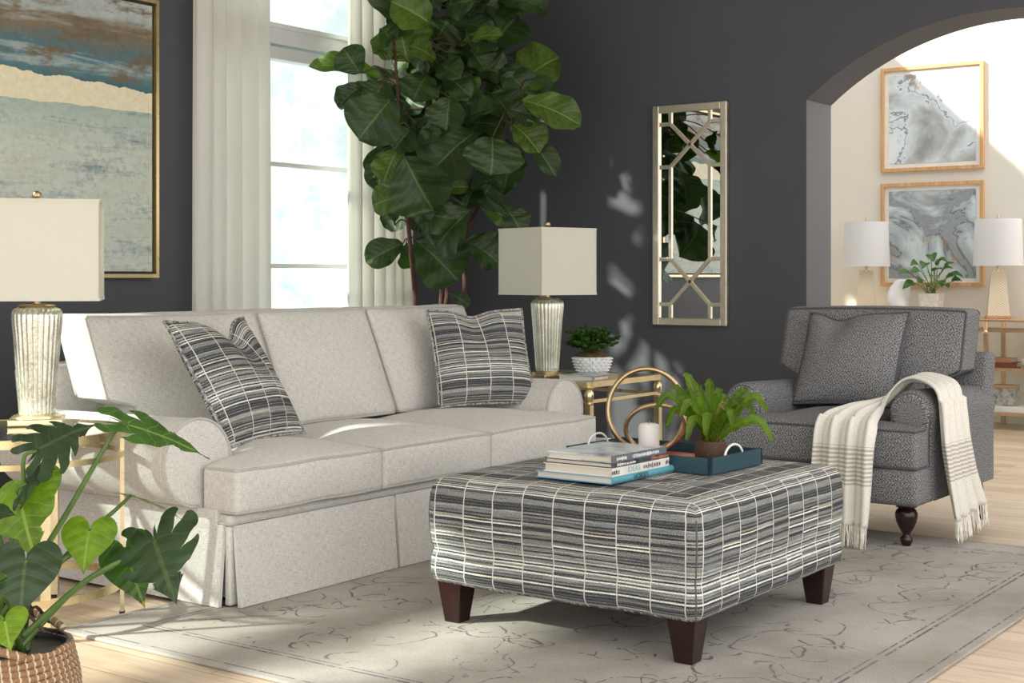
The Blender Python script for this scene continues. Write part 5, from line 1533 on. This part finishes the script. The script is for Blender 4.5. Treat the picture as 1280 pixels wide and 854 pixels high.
g = G(); g.box((-.063, -.078, .115), (.063, .078, .135), b=.003); g.build('lid', m_plain('tan_lid', (.45, .30, .18), .5), bx, world=False)
WB = m_plain('white_book_cover', (.80, .79, .76), .5)
small_book('large white book under the patterned box on the hall console shelf', (9.475, 2.78, .1154), 0, .26, .20, .035, WB)

# ================================================================== light, camera
w = bpy.data.worlds.new('World'); bpy.context.scene.world = w; w.use_nodes = True
nt = w.node_tree; bg = nt.nodes['Background']
tc = nt.nodes.new('ShaderNodeTexCoord'); nz = nt.nodes.new('ShaderNodeTexNoise'); nz.inputs['Scale'].default_value = 26; nz.inputs['Detail'].default_value = 6; nz.inputs['Roughness'].default_value = .65
nt.links.new(tc.outputs['Generated'], nz.inputs['Vector'])
cr = nt.nodes.new('ShaderNodeValToRGB'); cr.color_ramp.elements[0].position = .36; cr.color_ramp.elements[0].color = (.36, .395, .42, 1)
cr.color_ramp.elements[1].position = .56; cr.color_ramp.elements[1].color = (.60, .62, .63, 1)
nt.links.new(nz.outputs[0], cr.inputs[0]); sx_ = nt.nodes.new('ShaderNodeSeparateXYZ'); nt.links.new(tc.outputs['Generated'], sx_.inputs[0])
mr = nt.nodes.new('ShaderNodeMapRange'); mr.inputs[1].default_value = -.15; mr.inputs[2].default_value = .15; nt.links.new(sx_.outputs[1], mr.inputs[0])
mxw = nt.nodes.new('ShaderNodeMix'); mxw.data_type = 'RGBA'; nt.links.new(mr.outputs[0], mxw.inputs[0]); mxw.inputs[6].default_value = (1.0, .985, .965, 1)
nt.links.new(cr.outputs[0], mxw.inputs[7]); nt.links.new(mxw.outputs[2], bg.inputs['Color'])
bg.inputs['Strength'].default_value = 1.15
sd = bpy.data.lights.new('sun', 'SUN'); sd.energy = 4.8; sd.angle = radians(2.0); sd.color = (1.0, .94, .86)
so = bpy.data.objects.new('sun', sd); C.objects.link(so)
d = V((.78, -.625, -.58)).normalized(); so.rotation_euler = d.to_track_quat('-Z', 'Y').to_euler(); so.location = (-4, 9, 8)

cam = bpy.data.cameras.new('camera'); co = bpy.data.objects.new('camera', cam); C.objects.link(co)
cam.sensor_width = 36; cam.lens = F / 1280 * 36; cam.shift_y = -82 / 1280; cam.clip_start = .05
co.location = (0, 0, 1.0)
dv = V((DX, DY, 0)); co.rotation_euler = dv.to_track_quat('-Z', 'Y').to_euler()
bpy.context.scene.camera = co
vs_ = bpy.context.scene.view_settings; vs_.view_transform = 'Standard'; vs_.look = 'None'; vs_.gamma = 1.0; vs_.use_curve_mapping = False; vs_.exposure = 1.05
bpy.context.scene.display_settings.display_device = 'sRGB'
